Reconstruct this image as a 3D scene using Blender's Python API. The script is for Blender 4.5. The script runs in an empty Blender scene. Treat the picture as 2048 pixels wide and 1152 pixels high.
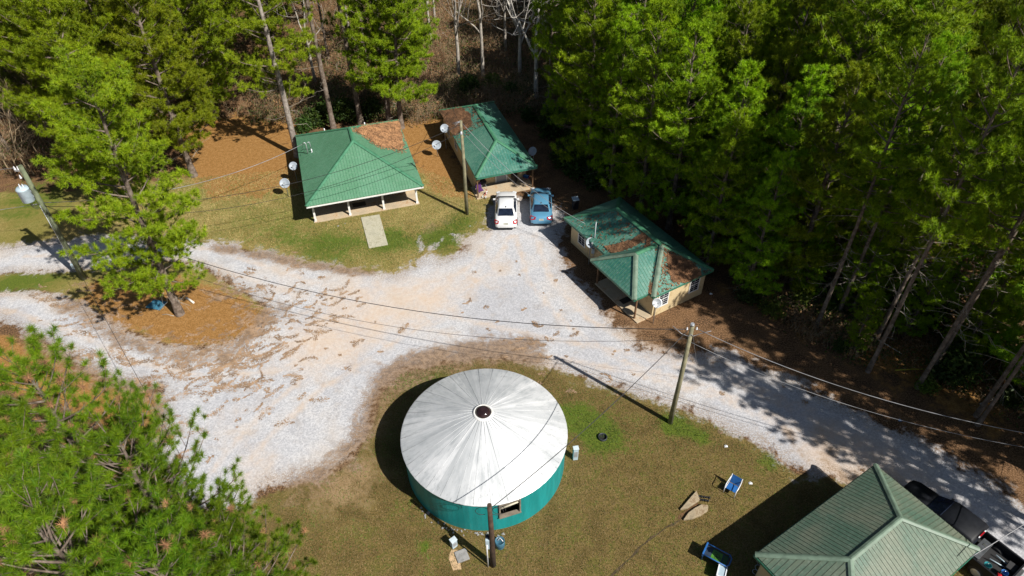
import bpy, math, random
import numpy as np
from mathutils import Vector, Matrix
R = math.radians
SC = bpy.context.scene
# ------------------------------------------------------------------ camera, sky, sun, exposure
FPX = 1365.0; CH = 33.0; PITCH = R(41.7); ROLL = R(-0.8)
fw = np.array([0, math.cos(PITCH), -math.sin(PITCH)]); up0 = np.array([0, math.sin(PITCH), math.cos(PITCH)])
rt = np.array([1., 0, 0]) * math.cos(ROLL) + up0 * math.sin(ROLL); upv = np.cross(rt, fw)
CAM = np.array([0, 0, CH])
cd = bpy.data.cameras.new('camera'); cd.sensor_width = 36; cd.lens = 36 * FPX / 2048; cd.clip_end = 2000
co = bpy.data.objects.new('camera', cd); SC.collection.objects.link(co)
co.matrix_world = Matrix([[rt[i], upv[i], -fw[i], CAM[i]] for i in range(3)] + [[0, 0, 0, 1]])
SC.camera = co
SUN_EL = R(44.2); SUN_D = (math.cos(R(-39.6)), math.sin(R(-39.6)))   # horizontal direction towards the sun
w = bpy.data.worlds.new('World'); SC.world = w; w.use_nodes = True
nt = w.node_tree; bgn = nt.nodes['Background']
sky = nt.nodes.new('ShaderNodeTexSky'); sky.sky_type = 'NISHITA'; sky.sun_disc = False
sky.sun_elevation = SUN_EL; sky.sun_rotation = math.atan2(SUN_D[0], SUN_D[1])
nt.links.new(sky.outputs[0], bgn.inputs[0]); bgn.inputs[1].default_value = 0.05
sl = bpy.data.lights.new('sun', 'SUN'); sl.energy = 5.0; sl.angle = R(0.5); sl.color = (1, .965, .9)
so = bpy.data.objects.new('sun', sl); SC.collection.objects.link(so)
sd = Vector((SUN_D[0] * math.cos(SUN_EL), SUN_D[1] * math.cos(SUN_EL), math.sin(SUN_EL)))
so.rotation_euler = sd.to_track_quat('Z', 'Y').to_euler(); so.location = (30, -25, 60)
SC.view_settings.view_transform = 'Standard'; SC.view_settings.look = 'None'
SC.view_settings.exposure = 0.36; SC.view_settings.gamma = 1
SC.render.engine = 'CYCLES'
SC.cycles.max_bounces = 6; SC.cycles.diffuse_bounces = 1; SC.cycles.transmission_bounces = 4

def at(x, y, z=0.0):
    "the point at height z seen at photo position x, y"
    d = fw + rt * (x - 1024) / FPX - upv * (y - 576) / FPX
    return CAM + d * ((z - CH) / d[2])
def P2(x, y, z=0.0):
    a = at(x, y, z); return (float(a[0]), float(a[1]))
rng = np.random.default_rng(7); rnd = random.Random(11)

# ------------------------------------------------------------------ materials
def node(nt, t, **k):
    n = nt.nodes.new(t)
    for a, b in k.items():
        if a == 'ins':
            for i, v in b.items(): n.inputs[i].default_value = v
        else: setattr(n, a, b)
    return n
def mixc(nt, fac, a, b, mode='MIX'):
    n = nt.nodes.new('ShaderNodeMix'); n.data_type = 'RGBA'; n.blend_type = mode
    for i, v in ((0, fac), (6, a), (7, b)):
        if hasattr(v, 'is_output'): nt.links.new(v, n.inputs[i])
        elif i == 0: n.inputs[0].default_value = v
        else: n.inputs[i].default_value = (*v, 1)
    return n.outputs[2]
def mth(nt, op, a, b=0.0, c=0.0, clamp=False):
    n = nt.nodes.new('ShaderNodeMath'); n.operation = op; n.use_clamp = clamp
    for i, v in enumerate((a, b, c)):
        if hasattr(v, 'is_output'): nt.links.new(v, n.inputs[i])
        else: n.inputs[i].default_value = v
    return n.outputs[0]
def sstep(nt, v, lo, hi):
    n = nt.nodes.new('ShaderNodeMapRange'); n.interpolation_type = 'SMOOTHSTEP'
    n.inputs[1].default_value = lo; n.inputs[2].default_value = hi
    nt.links.new(v, n.inputs[0]); return n.outputs[0]
def noise(nt, vec, scale, detail=4, rough=.55, dist=0.0):
    n = nt.nodes.new('ShaderNodeTexNoise'); n.inputs['Scale'].default_value = scale
    n.inputs['Detail'].default_value = detail; n.inputs['Roughness'].default_value = rough
    n.inputs['Distortion'].default_value = dist
    if vec is not None: nt.links.new(vec, n.inputs['Vector'])
    return n.outputs[0]
def newmat(name):
    m = bpy.data.materials.new(name); m.use_nodes = True
    return m, m.node_tree, m.node_tree.nodes['Principled BSDF']
MATS = {}
def mat(name, col, rough=.6, metal=0.0, var=.25, scale=3.0, bump=0.0, dirt=None, spec=.5, emit=None, coat=0):
    "plain procedural surface: colour broken up by two noises, optional dirt tone and bump"
    if name in MATS: return MATS[name]
    m, nt, bs = newmat(name); tc = node(nt, 'ShaderNodeTexCoord').outputs['Object']
    n1 = noise(nt, tc, scale, 5, .6); n2 = noise(nt, tc, scale * 7, 3, .6)
    lo = tuple(c * (1 - var) for c in col); hi = tuple(min(1, c * (1 + var)) for c in col)
    c = mixc(nt, sstep(nt, n1, .3, .7), lo, hi)
    if dirt: c = mixc(nt, sstep(nt, mth(nt, 'MULTIPLY_ADD', n2, .4, mth(nt, 'MULTIPLY', n1, .7)), .52, .72), c, dirt)
    nt.links.new(c, bs.inputs['Base Color'])
    nt.links.new(mth(nt, 'MULTIPLY_ADD', n1, .25, rough - .12, True), bs.inputs['Roughness'])
    bs.inputs['Metallic'].default_value = metal; bs.inputs['Specular IOR Level'].default_value = spec
    bs.inputs['Coat Weight'].default_value = coat
    if bump:
        b = node(nt, 'ShaderNodeBump', ins={0: .6, 1: bump}); nt.links.new(n2, b.inputs['Height']); nt.links.new(b.outputs[0], bs.inputs['Normal'])
    MATS[name] = m; return m

def metal_roof(name, col, col2, bleach):
    m, nt, bs = newmat(name); tc = node(nt, 'ShaderNodeTexCoord').outputs['Object']
    n1 = noise(nt, tc, .35, 6, .65, .5); n2 = noise(nt, tc, 6, 4, .7)
    c = mixc(nt, sstep(nt, n1, .35, .65), col, col2)
    c = mixc(nt, mth(nt, 'MULTIPLY', sstep(nt, n2, .45, .8), bleach), c, (.34, .40, .34))
    nt.links.new(c, bs.inputs['Base Color']); bs.inputs['Roughness'].default_value = .42
    bs.inputs['Specular IOR Level'].default_value = .4
    return m
M_ROOF1 = metal_roof('green_roof_metal', (.085, .215, .120), (.105, .25, .15), .3)
M_ROOF2 = metal_roof('teal_green_roof_metal', (.030, .150, .115), (.095, .225, .175), .45)
M_ROOF3 = metal_roof('faded_roof_with_shade', (.075, .135, .095), (.155, .175, .125), .3)  # darker green noise tone stands in for patches of shade on the faded sheet
M_RIB = mat('roof_rib_shade', (.06, .175, .10), .5)  # darker than the sheet: the shadow side of the ribs put into colour
M_RIB3 = mat('faded_rib_shade', (.10, .125, .085), .5)  # painted rib shadow again, toned for the faded roof
M_CAP1 = mat('ridge_cap_green', (.06, .20, .11), .45, var=.15)
M_CAP3 = mat('ridge_cap_faded', (.14, .20, .145), .5, var=.2)
M_WHITE = mat('white_paint', (.80, .79, .76), .55, var=.06, dirt=(.55, .52, .46))
M_TRIM = mat('green_trim', (.03, .16, .10), .5)
M_WALL = mat('cream_siding', (.60, .47, .27), .75, var=.1, scale=1.2, dirt=(.42, .31, .16))
M_CONC = mat('porch_concrete', (.50, .40, .27), .9, var=.16, scale=1.1, bump=.01, dirt=(.40, .24, .12))
M_CONC2 = mat('path_concrete', (.47, .44, .33), .9, var=.14, scale=1.5, bump=.01, dirt=(.32, .29, .2))
M_GREYC = mat('grey_concrete', (.27, .26, .25), .9, var=.2, scale=4, bump=.01)
M_GLASS = mat('window_glass', (.012, .018, .035), .15, spec=.35, var=.3)
M_PANE = mat('window_blind', (.12, .22, .30), .3, var=.2)
M_WFRAME = mat('window_frame_white', (.74, .74, .72), .5, var=.05)
M_DOOR = mat('door_paint', (.30, .34, .40), .5, var=.08)
M_POSTW = mat('brown_post_wood', (.14, .075, .035), .8, bump=.005)
M_POLE_G = mat('treated_pole_wood', (.13, .15, .085), .85, var=.35, scale=2.2, bump=.01)
M_POLE_L = mat('weathered_pole_wood', (.22, .20, .12), .85, var=.3, scale=2.2, bump=.01)
M_POLE_D = mat('dark_creosote_wood', (.06, .035, .022), .8, var=.4, bump=.01)
M_GALV = mat('galvanised_metal', (.50, .52, .54), .45, .5, var=.1)
M_GREY = mat('pale_grey_enamel', (.42, .52, .58), .4, var=.12)
M_PORC = mat('white_porcelain', (.75, .76, .78), .25, var=.06)
M_BLACK = mat('black_rubber', (.012, .012, .013), .7)
M_CABLE = mat('black_cable', (.02, .02, .022), .6)
M_CABLE_W = mat('bare_cable', (.26, .26, .27), .45, .3, var=.3, scale=1)
M_TEAL = None
M_STRAW = mat('pine_straw', (.36, .185, .085), .95, var=.45, scale=1.8)
M_STRAW2 = mat('old_roof_straw', (.19, .095, .045), .95, var=.45, scale=1.8)
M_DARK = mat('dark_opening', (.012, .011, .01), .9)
M_CHROME = mat('bright_metal', (.6, .6, .62), .2, .9, var=.05)
M_RED = mat('red_plastic', (.45, .012, .018), .35, var=.1)
M_BLUE = mat('blue_paint', (.02, .12, .36), .45, var=.15)
M_BARK = mat('pine_bark', (.155, .115, .085), .95, var=.4, scale=3.5, bump=.05, dirt=(.24, .2, .17))
M_BARK_D = mat('dark_bark', (.07, .052, .04), .95, var=.4, scale=3.5, bump=.04)
M_BARK_P = mat('pale_bark', (.36, .32, .27), .9, var=.3, scale=3, bump=.03)
M_TWIG = mat('dead_twig', (.36, .31, .25), .9, var=.35, scale=1)

def foliage(name, c1, c2, c3, trans=.26):
    m, nt, bs = newmat(name); tc = node(nt, 'ShaderNodeTexCoord').outputs['Object']
    oi = node(nt, 'ShaderNodeObjectInfo')
    geo = node(nt, 'ShaderNodeNewGeometry')
    n1 = noise(nt, tc, .55, 3, .6); n2 = noise(nt, tc, 3.0, 2, .6)
    c = mixc(nt, sstep(nt, mth(nt, 'MULTIPLY_ADD', n2, .35, mth(nt, 'MULTIPLY', n1, .65)), .38, .62), c1, c2)
    c = mixc(nt, mth(nt, 'MULTIPLY', sstep(nt, geo.outputs['Random Per Island'], .35, 1.0), .55), c, c3)
    hs = node(nt, 'ShaderNodeHueSaturation')
    nt.links.new(mth(nt, 'MULTIPLY_ADD', oi.outputs['Random'], .03, .485), hs.inputs['Hue'])
    nt.links.new(mth(nt, 'MULTIPLY_ADD', oi.outputs['Random'], .4, .8), hs.inputs['Value'])
    nt.links.new(c, hs.inputs['Color']); c = hs.outputs[0]
    nt.links.new(c, bs.inputs['Base Color']); bs.inputs['Roughness'].default_value = .55
    bs.inputs['Specular IOR Level'].default_value = .25
    tr = node(nt, 'ShaderNodeBsdfTranslucent'); nt.links.new(c, tr.inputs[0])
    mx = node(nt, 'ShaderNodeMixShader', ins={0: trans}); nt.links.new(bs.outputs[0], mx.inputs[1]); nt.links.new(tr.outputs[0], mx.inputs[2])
    nt.links.new(mx.outputs[0], nt.nodes['Material Output'].inputs[0]); return m
M_NEEDLE = foliage('pine_needles', (.10, .17, .003), (.26, .36, .006), (.38, .40, .02))
M_NEEDLE_D = foliage('deep_green_needles', (.075, .18, .004), (.30, .50, .006), (.50, .62, .018))
M_NEEDLE_N = foliage('near_pine_needles', (.052, .125, .004), (.145, .255, .006), (.26, .32, .014))
M_LEAF = foliage('shrub_leaves', (.02, .045, .008), (.05, .10, .012), (.11, .15, .03))
M_LEAF_Y = foliage('yellow_green_leaves', (.07, .12, .012), (.13, .19, .02), (.18, .22, .04))
M_DRYLEAF = mat('dry_brown_leaf', (.22, .12, .05), .9, var=.4, scale=1)
M_BRUSH = mat('dry_brush_stem', (.30, .22, .13), .9, var=.45, scale=.7)

# ------------------------------------------------------------------ mesh helpers
COL = SC.collection
def raw_mesh(name, verts, faces_list, mats, smooth=False, midx=None):
    "faces_list: list of (n x k) int arrays"
    me = bpy.data.meshes.new(name); verts = np.asarray(verts, dtype=np.float32)
    faces_list = [np.asarray(f, dtype=np.int32) for f in faces_list if len(f)]
    me.vertices.add(len(verts)); me.vertices.foreach_set('co', verts.ravel())
    loops = np.concatenate([f.ravel() for f in faces_list]); tot = np.concatenate([np.full(len(f), f.shape[1], np.int32) for f in faces_list])
    me.loops.add(len(loops)); me.loops.foreach_set('vertex_index', loops)
    st = np.concatenate([[0], np.cumsum(tot)[:-1]]).astype(np.int32)
    me.polygons.add(len(tot)); me.polygons.foreach_set('loop_start', st); me.polygons.foreach_set('loop_total', tot)
    me.polygons.foreach_set('use_smooth', np.full(len(tot), smooth, dtype=bool))
    if midx is not None: me.polygons.foreach_set('material_index', np.asarray(midx, np.int32))
    me.update(calc_edges=True)
    for m in (mats if isinstance(mats, (list, tuple)) else [mats]): me.materials.append(m)
    return me
def link(name, me, parent=None, loc=(0, 0, 0), rz=0):
    o = bpy.data.objects.new(name, me); COL.objects.link(o); o.location = loc; o.rotation_euler = (0, 0, rz)
    if parent: o.parent = parent
    return o
def tag(o, label=None, cat=None, group=None, kind=None):
    if label: o['label'] = label
    if cat: o['category'] = cat
    if group: o['group'] = group
    if kind: o['kind'] = kind
    return o
def thing(name, label, cat, loc=(0, 0, 0), rz=0, group=None):
    o = bpy.data.objects.new(name, None); COL.objects.link(o); o.empty_display_size = .3
    o.location = loc; o.rotation_euler = (0, 0, rz); return tag(o, label, cat, group)
class MB:
    "collects shapes; build() links them as one mesh object"
    def __init__(s): s.v = []; s.f = []; s.s = []
    def add(s, vs, fs, smooth=False):
        b = len(s.v); s.v += [tuple(map(float, v)) for v in vs]; s.f += [[i + b for i in f] for f in fs]; s.s += [smooth] * len(fs); return s
    def box(s, c, d, rz=0, mx=None):
        x, y, z = d[0] / 2, d[1] / 2, d[2] / 2
        vs = [Vector((a * x, b * y, e * z)) for a in (-1, 1) for b in (-1, 1) for e in (-1, 1)]
        if rz: vs = [Matrix.Rotation(rz, 3, 'Z') @ v for v in vs]
        if mx is not None: vs = [mx @ v for v in vs]
        return s.add([v + Vector(c) for v in vs], [(0, 1, 3, 2), (4, 6, 7, 5), (0, 4, 5, 1), (2, 3, 7, 6), (0, 2, 6, 4), (1, 5, 7, 3)])
    def prism(s, poly, z0, z1, taper=0):
        n = len(poly); vs = [(x, y, z0) for x, y in poly] + [(x, y, z1) for x, y in poly]
        return s.add(vs, [list(range(n))[::-1], list(range(n, 2 * n))] + [(i, (i + 1) % n, n + (i + 1) % n, n + i) for i in range(n)])
    def tube(s, pts, rad, n=8, caps=True, smooth=True):
        pts = [Vector(p) for p in pts]; m = len(pts)
        if not hasattr(rad, '__len__'): rad = [rad] * m
        vs = []; t0 = None
        for i, p in enumerate(pts):
            t = (pts[min(i + 1, m - 1)] - pts[max(i - 1, 0)])
            t = t.normalized() if t.length > 1e-9 else Vector((0, 0, 1))
            a = t.cross(Vector((0, 0, 1)) if abs(t.z) < .95 else Vector((1, 0, 0))).normalized() if t0 is None else (t0 - t * t0.dot(t)).normalized()
            t0 = a; b = t.cross(a)
            for k in range(n):
                q = 2 * math.pi * k / n; vs.append(p + (a * math.cos(q) + b * math.sin(q)) * rad[i])
        base = len(s.v)
        s.add(vs, [(i * n + k, i * n + (k + 1) % n, (i + 1) * n + (k + 1) % n, (i + 1) * n + k) for i in range(m - 1) for k in range(n)], smooth)
        if caps:
            s.f += [[base + k for k in range(n)][::-1], [base + (m - 1) * n + k for k in range(n)]]; s.s += [False, False]
        return s
    def cyl(s, c, r, h, n=16, r2=None): return s.tube([c, (c[0], c[1], c[2] + h)], [r, r if r2 is None else r2], n)
    def lathe(s, prof, c=(0, 0, 0), n=20, mx=None, smooth=True):
        vs = []
        for r, z in prof:
            for k in range(n):
                v = Vector((r * math.cos(2 * math.pi * k / n), r * math.sin(2 * math.pi * k / n), z))
                if mx is not None: v = mx @ v
                vs.append(v + Vector(c))
        m = len(prof)
        return s.add(vs, [(i * n + k, i * n + (k + 1) % n, (i + 1) * n + (k + 1) % n, (i + 1) * n + k) for i in range(m - 1) for k in range(n)], smooth)
    def build(s, name, m, parent=None, loc=(0, 0, 0), rz=0, bevel=0):
        me = bpy.data.meshes.new(name); me.from_pydata(s.v, [], s.f)
        me.polygons.foreach_set('use_smooth', s.s); me.materials.append(m); me.update()
        o = link(name, me, parent, loc, rz)
        if bevel:
            b = o.modifiers.new('bevel', 'BEVEL'); b.width = bevel; b.segments = 2; b.limit_method = 'ANGLE'
        return o

# ------------------------------------------------------------------ ground sheet with its cover masks
def spd(px, py, poly):
    "signed distance (positive inside) from points to a polygon"
    poly = np.asarray(poly, float); n = len(poly); d = np.full(px.shape, 1e9); ins = np.zeros(px.shape, bool)
    for i in range(n):
        a = poly[i]; b = poly[(i + 1) % n]; e = b - a; wx = px - a[0]; wy = py - a[1]
        t = np.clip((wx * e[0] + wy * e[1]) / (e @ e + 1e-12), 0, 1)
        d = np.minimum(d, np.hypot(wx - t * e[0], wy - t * e[1]))
        c = ((a[1] <= py) & (b[1] > py)) | ((b[1] <= py) & (a[1] > py))
        with np.errstate(divide='ignore', invalid='ignore'):
            xi = a[0] + (py - a[1]) / (b[1] - a[1] + 1e-30) * e[0]
        ins ^= c & (px < xi)
    return np.where(ins, d, -d)
def W(pts): return [P2(*p) for p in pts]
gravel = [W([(-300, 515), (0, 492), (60, 488), (130, 478), (230, 470), (330, 478), (430, 480), (520, 500), (600, 520), (700, 535), (790, 548), (838, 520), (862, 490),
             (880, 520), (930, 500), (925, 478), (972, 455), (980, 398), (1100, 398), (1128, 430), (1122, 480), (1135, 540), (1195, 600), (1235, 650),
             (1290, 690), (1370, 705), (1450, 700), (1560, 745), (1700, 815), (1850, 880), (1950, 940), (2048, 1010), (2300, 1180),
             (2150, 1300), (1990, 1120), (1940, 1100), (1830, 1000), (1740, 950), (1700, 965), (1650, 950), (1590, 945), (1540, 905), (1480, 870), (1400, 832), (1300, 795),
             (1200, 765), (1120, 740), (1040, 722), (960, 716), (880, 730), (800, 745), (745, 800), (735, 860), (700, 925), (640, 960), (540, 970), (500, 1010), (450, 1040),
             (380, 1010), (300, 900), (320, 830), (310, 775), (240, 765), (170, 735), (100, 690), (0, 640), (-250, 560)])]
island = W([(-100, 565), (20, 545), (110, 545), (150, 540), (200, 535), (260, 530), (330, 520), (400, 530), (450, 560), (500, 590), (535, 615), (520, 650), (450, 690), (380, 695), (330, 690),
            (250, 660), (200, 630), (120, 590), (60, 580), (-60, 590)])
lawnN = W([(-300, 385), (100, 385), (240, 370), (380, 355), (560, 340), (600, 330), (830, 330), (1000, 395), (985, 460), (930, 480), (905, 520), (800, 560), (600, 530), (430, 490), (230, 480), (0, 500), (-300, 520)])
lawnS = W([(745, 850), (760, 790), (800, 745), (880, 728), (960, 715), (1040, 720), (1120, 738), (1200, 765), (1300, 795), (1400, 832), (1480, 870), (1540, 905), (1590, 945), (1650, 950), (1700, 965), (1740, 950), (1830, 1000), (1940, 1100), (2300, 1500),
           (300, 1700), (400, 1040), (500, 1000), (640, 955), (700, 925)])
straws = [(W([(340, 250), (480, 232), (585, 240), (600, 330), (590, 372), (520, 395), (430, 400), (380, 350)]), 3.2),
          (W([(780, 245), (830, 235), (885, 230), (900, 300), (950, 390), (935, 400), (870, 385), (845, 350), (810, 300)]), 1.8),
          (W([(160, 600), (200, 560), (300, 550), (380, 560), (470, 590), (525, 620), (515, 655), (450, 690), (380, 695), (300, 680), (220, 645)]), 2.2),
          (W([(-60, 650), (60, 690), (170, 745), (250, 780), (320, 800), (310, 860), (230, 860), (100, 800), (-60, 760)]), 1.2),
          (W([(1400, 590), (1450, 600), (1560, 670), (1700, 745), (1850, 830), (2048, 930), (2048, 700), (1700, 600), (1500, 500)]), 2.5)]
clays = [(P2(860, 590), 3.0, .8), (P2(720, 640), 4.0, .8), (P2(620, 700), 3.2, .7), (P2(990, 545), 2.5, .6), (P2(1740, 930), 2.2, 1.3), (P2(1640, 890), 2.2, .8), (P2(460, 850), 2.4, .5),
         (P2(880, 440), 1.1, .9), (P2(700, 560), 2.2, .4), (P2(1300, 670), 1.6, 1.3), (P2(880, 725), 1.3, .8), (P2(560, 560), 2.2, .6), (P2(1240, 625), 1.2, 1.4), (P2(1850, 1110), 1.3, .8), (P2(1090, 735), 1.6, .7), (P2(520, 950), 1.8, .8)]
greens = [(P2(1205, 872), 1.4, 1.2), (P2(1345, 850), .9, 1.2), (P2(1400, 870), .9, .8), (P2(880, 745), 1.0, .7), (P2(880, 480), 1.8, 1), (P2(780, 480), 1.8, 1), (P2(660, 495), 2.6, .8),
          (P2(560, 470), 2.2, .6), (P2(60, 400), 4, .8), (P2(10, 570), 1.8, .9), (P2(100, 560), 2, .7), (P2(820, 760), 1.1, .8), (P2(780, 900), .9, .6), (P2(1540, 920), .9, .8), (P2(850, 1090), .5, .8), (P2(1120, 830), 1.3, .5),
          (P2(1160, 830), 1.3, .5), (P2(830, 1010), .8, .4), (P2(1530, 820), .9, .5), (P2(480, 420), 2.4, .35), (P2(905, 265), 1.5, .7), (P2(1430, 1140), 1, .6), (P2(930, 1000), .5, .4), (P2(920, 440), 1.5, .7)]
def graded(lo, hi, step, far):
    a = list(np.arange(lo, hi + 1e-6, step)); s = step; p = hi
    q = lo; pre = []
    while p < far: s *= 1.35; p += s; a.append(p)
    s = step
    while q > -far: s *= 1.35; q -= s; pre.append(q)
    return np.array(pre[::-1] + a)
gx = graded(-46, 46, .3, 420); gy = graded(10, 78, .3, 420)
GX, GY = np.meshgrid(gx, gy); fx, fy = GX.ravel(), GY.ravel()
def soft(sdv, wdt): return np.clip(.5 + sdv / (2 * wdt), 0, 1)
g = np.maximum.reduce([soft(spd(fx, fy, p), 1.5) for p in gravel]); g = np.minimum(g, 1 - soft(spd(fx, fy, island), 1.2))
lawn = np.maximum(soft(spd(fx, fy, lawnN), 1.2), soft(spd(fx, fy, lawnS), 1.0)); lawn = np.maximum(lawn, soft(spd(fx, fy, island), .9) * .9)
st_ = np.maximum.reduce([soft(spd(fx, fy, p), wd) * (.62 if k == 4 else 1) for k, (p, wd) in enumerate(straws)])
def blobs(L): return np.clip(sum(a * np.exp(-((fx - c[0]) ** 2 + (fy - c[1]) ** 2) / (2 * (r * .75) ** 2)) for c, r, a in L), 0, 1)
def strip(pts, r_, sh=0.0):
    P = np.array([P2(*p) for p in pts]); d = np.full(fx.shape, 1e9)
    for a, b in zip(P[:-1], P[1:]):
        e = b - a; n_ = np.array([-e[1], e[0]]) / np.hypot(*e) * sh; a2 = a + n_; t = np.clip(((fx - a2[0]) * e[0] + (fy - a2[1]) * e[1]) / (e @ e), 0, 1); d = np.minimum(d, np.hypot(fx - a2[0] - t * e[0], fy - a2[1] - t * e[1]))
    return np.exp(-(d / r_) ** 2)
cl = blobs(clays) * .8; gr = blobs(greens)
for rt_ in ([(-80, 590), (60, 612), (180, 655), (300, 708), (430, 735), (560, 722), (700, 672), (860, 600), (960, 540), (1000, 470)], [(60, 500), (250, 498), (420, 512), (600, 575), (760, 620), (920, 655), (1080, 690), (1260, 725), (1440, 775), (1600, 850), (1800, 955), (1960, 1050)], [(1050, 470), (1080, 560), (1150, 640), (1260, 710), (1420, 755), (1620, 840)], [(440, 960), (520, 860), (620, 770), (760, 680), (900, 600)]):
    for sh in (-.8, .8): cl = np.maximum(cl, .62 * strip(rt_, .38, sh))
wisp = np.clip(blobs([(P2(520, 650), 5, 1), (P2(300, 730), 5, .9), (P2(560, 760), 6, .9), (P2(420, 760), 5, 1), (P2(700, 700), 4, .6), (P2(100, 650), 4, .6), (P2(450, 590), 3, .8), (P2(1080, 700), 4, .45), (P2(560, 520), 3, .7), (P2(1320, 690), 3, .5)]), 0, 1)
dry = soft(spd(fx, fy, lawnS), 1.0)
bare = blobs([(P2(690, 960), 3, .8), (P2(800, 740), 2.5, .8), (P2(1800, 1000), 5, .6)])
def strip(pts, r_):
    P = np.array([P2(*p) for p in pts]); d = np.full(fx.shape, 1e9)
    for a, b in zip(P[:-1], P[1:]):
        e = b - a; t = np.clip(((fx - a[0]) * e[0] + (fy - a[1]) * e[1]) / (e @ e), 0, 1); d = np.minimum(d, np.hypot(fx - a[0] - t * e[0], fy - a[1] - t * e[1]))
    return np.exp(-(d / r_) ** 2)
soil = np.clip(strip([(430, 495), (520, 510), (600, 528), (680, 540), (740, 545)], .75) * .9 + strip([(1060, 708), (960, 712), (880, 730), (810, 748), (760, 790), (735, 850), (690, 920), (600, 975)], 1.5) * .8
    + strip([(1060, 690), (960, 690), (860, 705), (780, 745)], 1.4) * .55 + strip([(1250, 650), (1330, 695), (1440, 725)], 1.0) * .6 + strip([(1700, 940), (1640, 900), (1560, 880)], 1.6) * .55 + strip([(560, 620), (520, 660), (440, 715), (330, 710), (240, 680), (130, 610)], 1.1) * .75
    + strip([(850, 460), (900, 440)], .9) * .6 + strip([(870, 510), (930, 520), (1000, 480)], .8) * .35 + strip([(330, 870), (310, 790), (200, 760), (60, 680)], 1.3) * .7, 0, 1)
g = np.maximum(g, .62 * strip([(838, 475), (845, 500), (865, 545)], .35)); g = np.maximum(g, .60 * strip([(885, 475), (862, 510)], .25)); g = np.maximum(g, .58 * strip([(905, 468), (925, 475)], .4))
verts = np.stack([fx, fy, np.zeros_like(fx)], 1); nx, ny = len(gx), len(gy)
ii = np.arange(nx * ny).reshape(ny, nx)
quads = np.stack([ii[:-1, :-1], ii[:-1, 1:], ii[1:, 1:], ii[1:, :-1]], -1).reshape(-1, 4)

m, nt, bs = newmat('ground_cover'); geo = node(nt, 'ShaderNodeNewGeometry'); pos = geo.outputs['Position']
sa = node(nt, 'ShaderNodeAttribute', attribute_name='cover_a'); sb = node(nt, 'ShaderNodeAttribute', attribute_name='cover_b')
xa = node(nt, 'ShaderNodeSeparateColor'); nt.links.new(sa.outputs['Color'], xa.inputs[0])
xb = node(nt, 'ShaderNodeSeparateColor'); nt.links.new(sb.outputs['Color'], xb.inputs[0])
aG, aL, aS = xa.outputs; aC, aR, aW = xb.outputs; aD = sb.outputs['Alpha']; aB = sa.outputs['Alpha']
nBig = noise(nt, pos, .16, 5, .6, .3); nMid = noise(nt, pos, .8, 5, .62, .4); nSm = noise(nt, pos, 3.2, 4, .65); nFine = noise(nt, pos, 11, 3, .7); nGr = noise(nt, pos, 26, 2, .7)
def edge(a, k=.55, lo=.42, hi=.58, n=None):
    s = mth(nt, 'MULTIPLY_ADD', mth(nt, 'SUBTRACT', n or nMid, .5), k * 2, a)
    s = mth(nt, 'MULTIPLY_ADD', mth(nt, 'SUBTRACT', nSm, .5), k, s)
    s = mth(nt, 'MULTIPLY_ADD', mth(nt, 'SUBTRACT', nFine, .5), k * .6, s); return sstep(nt, s, lo, hi)
# leaf litter under the trees
c = mixc(nt, sstep(nt, nMid, .35, .65), (.060, .035, .018), (.155, .085, .038))
c = mixc(nt, sstep(nt, nFine, .42, .66), c, (.30, .17, .09)); c = mixc(nt, sstep(nt, nGr, .5, .75), c, (.04, .025, .015))
# lawn
ln = mixc(nt, sstep(nt, nMid, .3, .7), (.29, .22, .07), (.42, .325, .125))
ln = mixc(nt, sstep(nt, nFine, .35, .7), ln, (.14, .105, .028)); ln = mixc(nt, mth(nt, 'MULTIPLY', sstep(nt, nBig, .42, .62), .6), ln, (.15, .15, .028))
ld = mixc(nt, sstep(nt, nMid, .3, .7), (.125, .085, .028), (.26, .175, .065)); ld = mixc(nt, sstep(nt, nFine, .38, .7), ld, (.055, .050, .010))
ld = mixc(nt, mth(nt, 'MULTIPLY', sstep(nt, nGr, .55, .7), .7), ld, (.33, .24, .13))
ld = mixc(nt, mth(nt, 'MULTIPLY', sstep(nt, mth(nt, 'MULTIPLY_ADD', nMid, .6, mth(nt, 'MULTIPLY', nSm, .4)), .47, .62), .65), ld, (.085, .09, .016)); ln = mixc(nt, mth(nt, 'MULTIPLY', sstep(nt, nSm, .50, .68), .5), ln, (.10, .115, .02)); ln = mixc(nt, mth(nt, 'MULTIPLY', sstep(nt, nGr, .55, .72), .6), ln, (.42, .32, .14)); ln = mixc(nt, aD, ln, ld)
c = mixc(nt, edge(aL, .3), c, ln)
gg = mixc(nt, sstep(nt, nFine, .35, .65), (.045, .085, .010), (.12, .165, .018)); gg = mixc(nt, sstep(nt, nGr, .5, .8), gg, (.17, .16, .03))
c = mixc(nt, mth(nt, 'MULTIPLY', edge(aR, .6, .38, .85), .9), c, gg)
ss = mixc(nt, sstep(nt, nSm, .3, .7), (.28, .135, .036), (.42, .225, .080)); ss = mixc(nt, sstep(nt, nFine, .4, .7), ss, (.15, .075, .022)); ss = mixc(nt, mth(nt, 'MULTIPLY', sstep(nt, nGr, .55, .7), .6), ss, (.52, .32, .12))
c = mixc(nt, edge(aS, .4), c, ss)
bc = mixc(nt, sstep(nt, nFine, .35, .65), (.30, .19, .10), (.42, .29, .17)); c = mixc(nt, mth(nt, 'MULTIPLY', edge(aB, .6, .4, .9), .7), c, bc)
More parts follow.
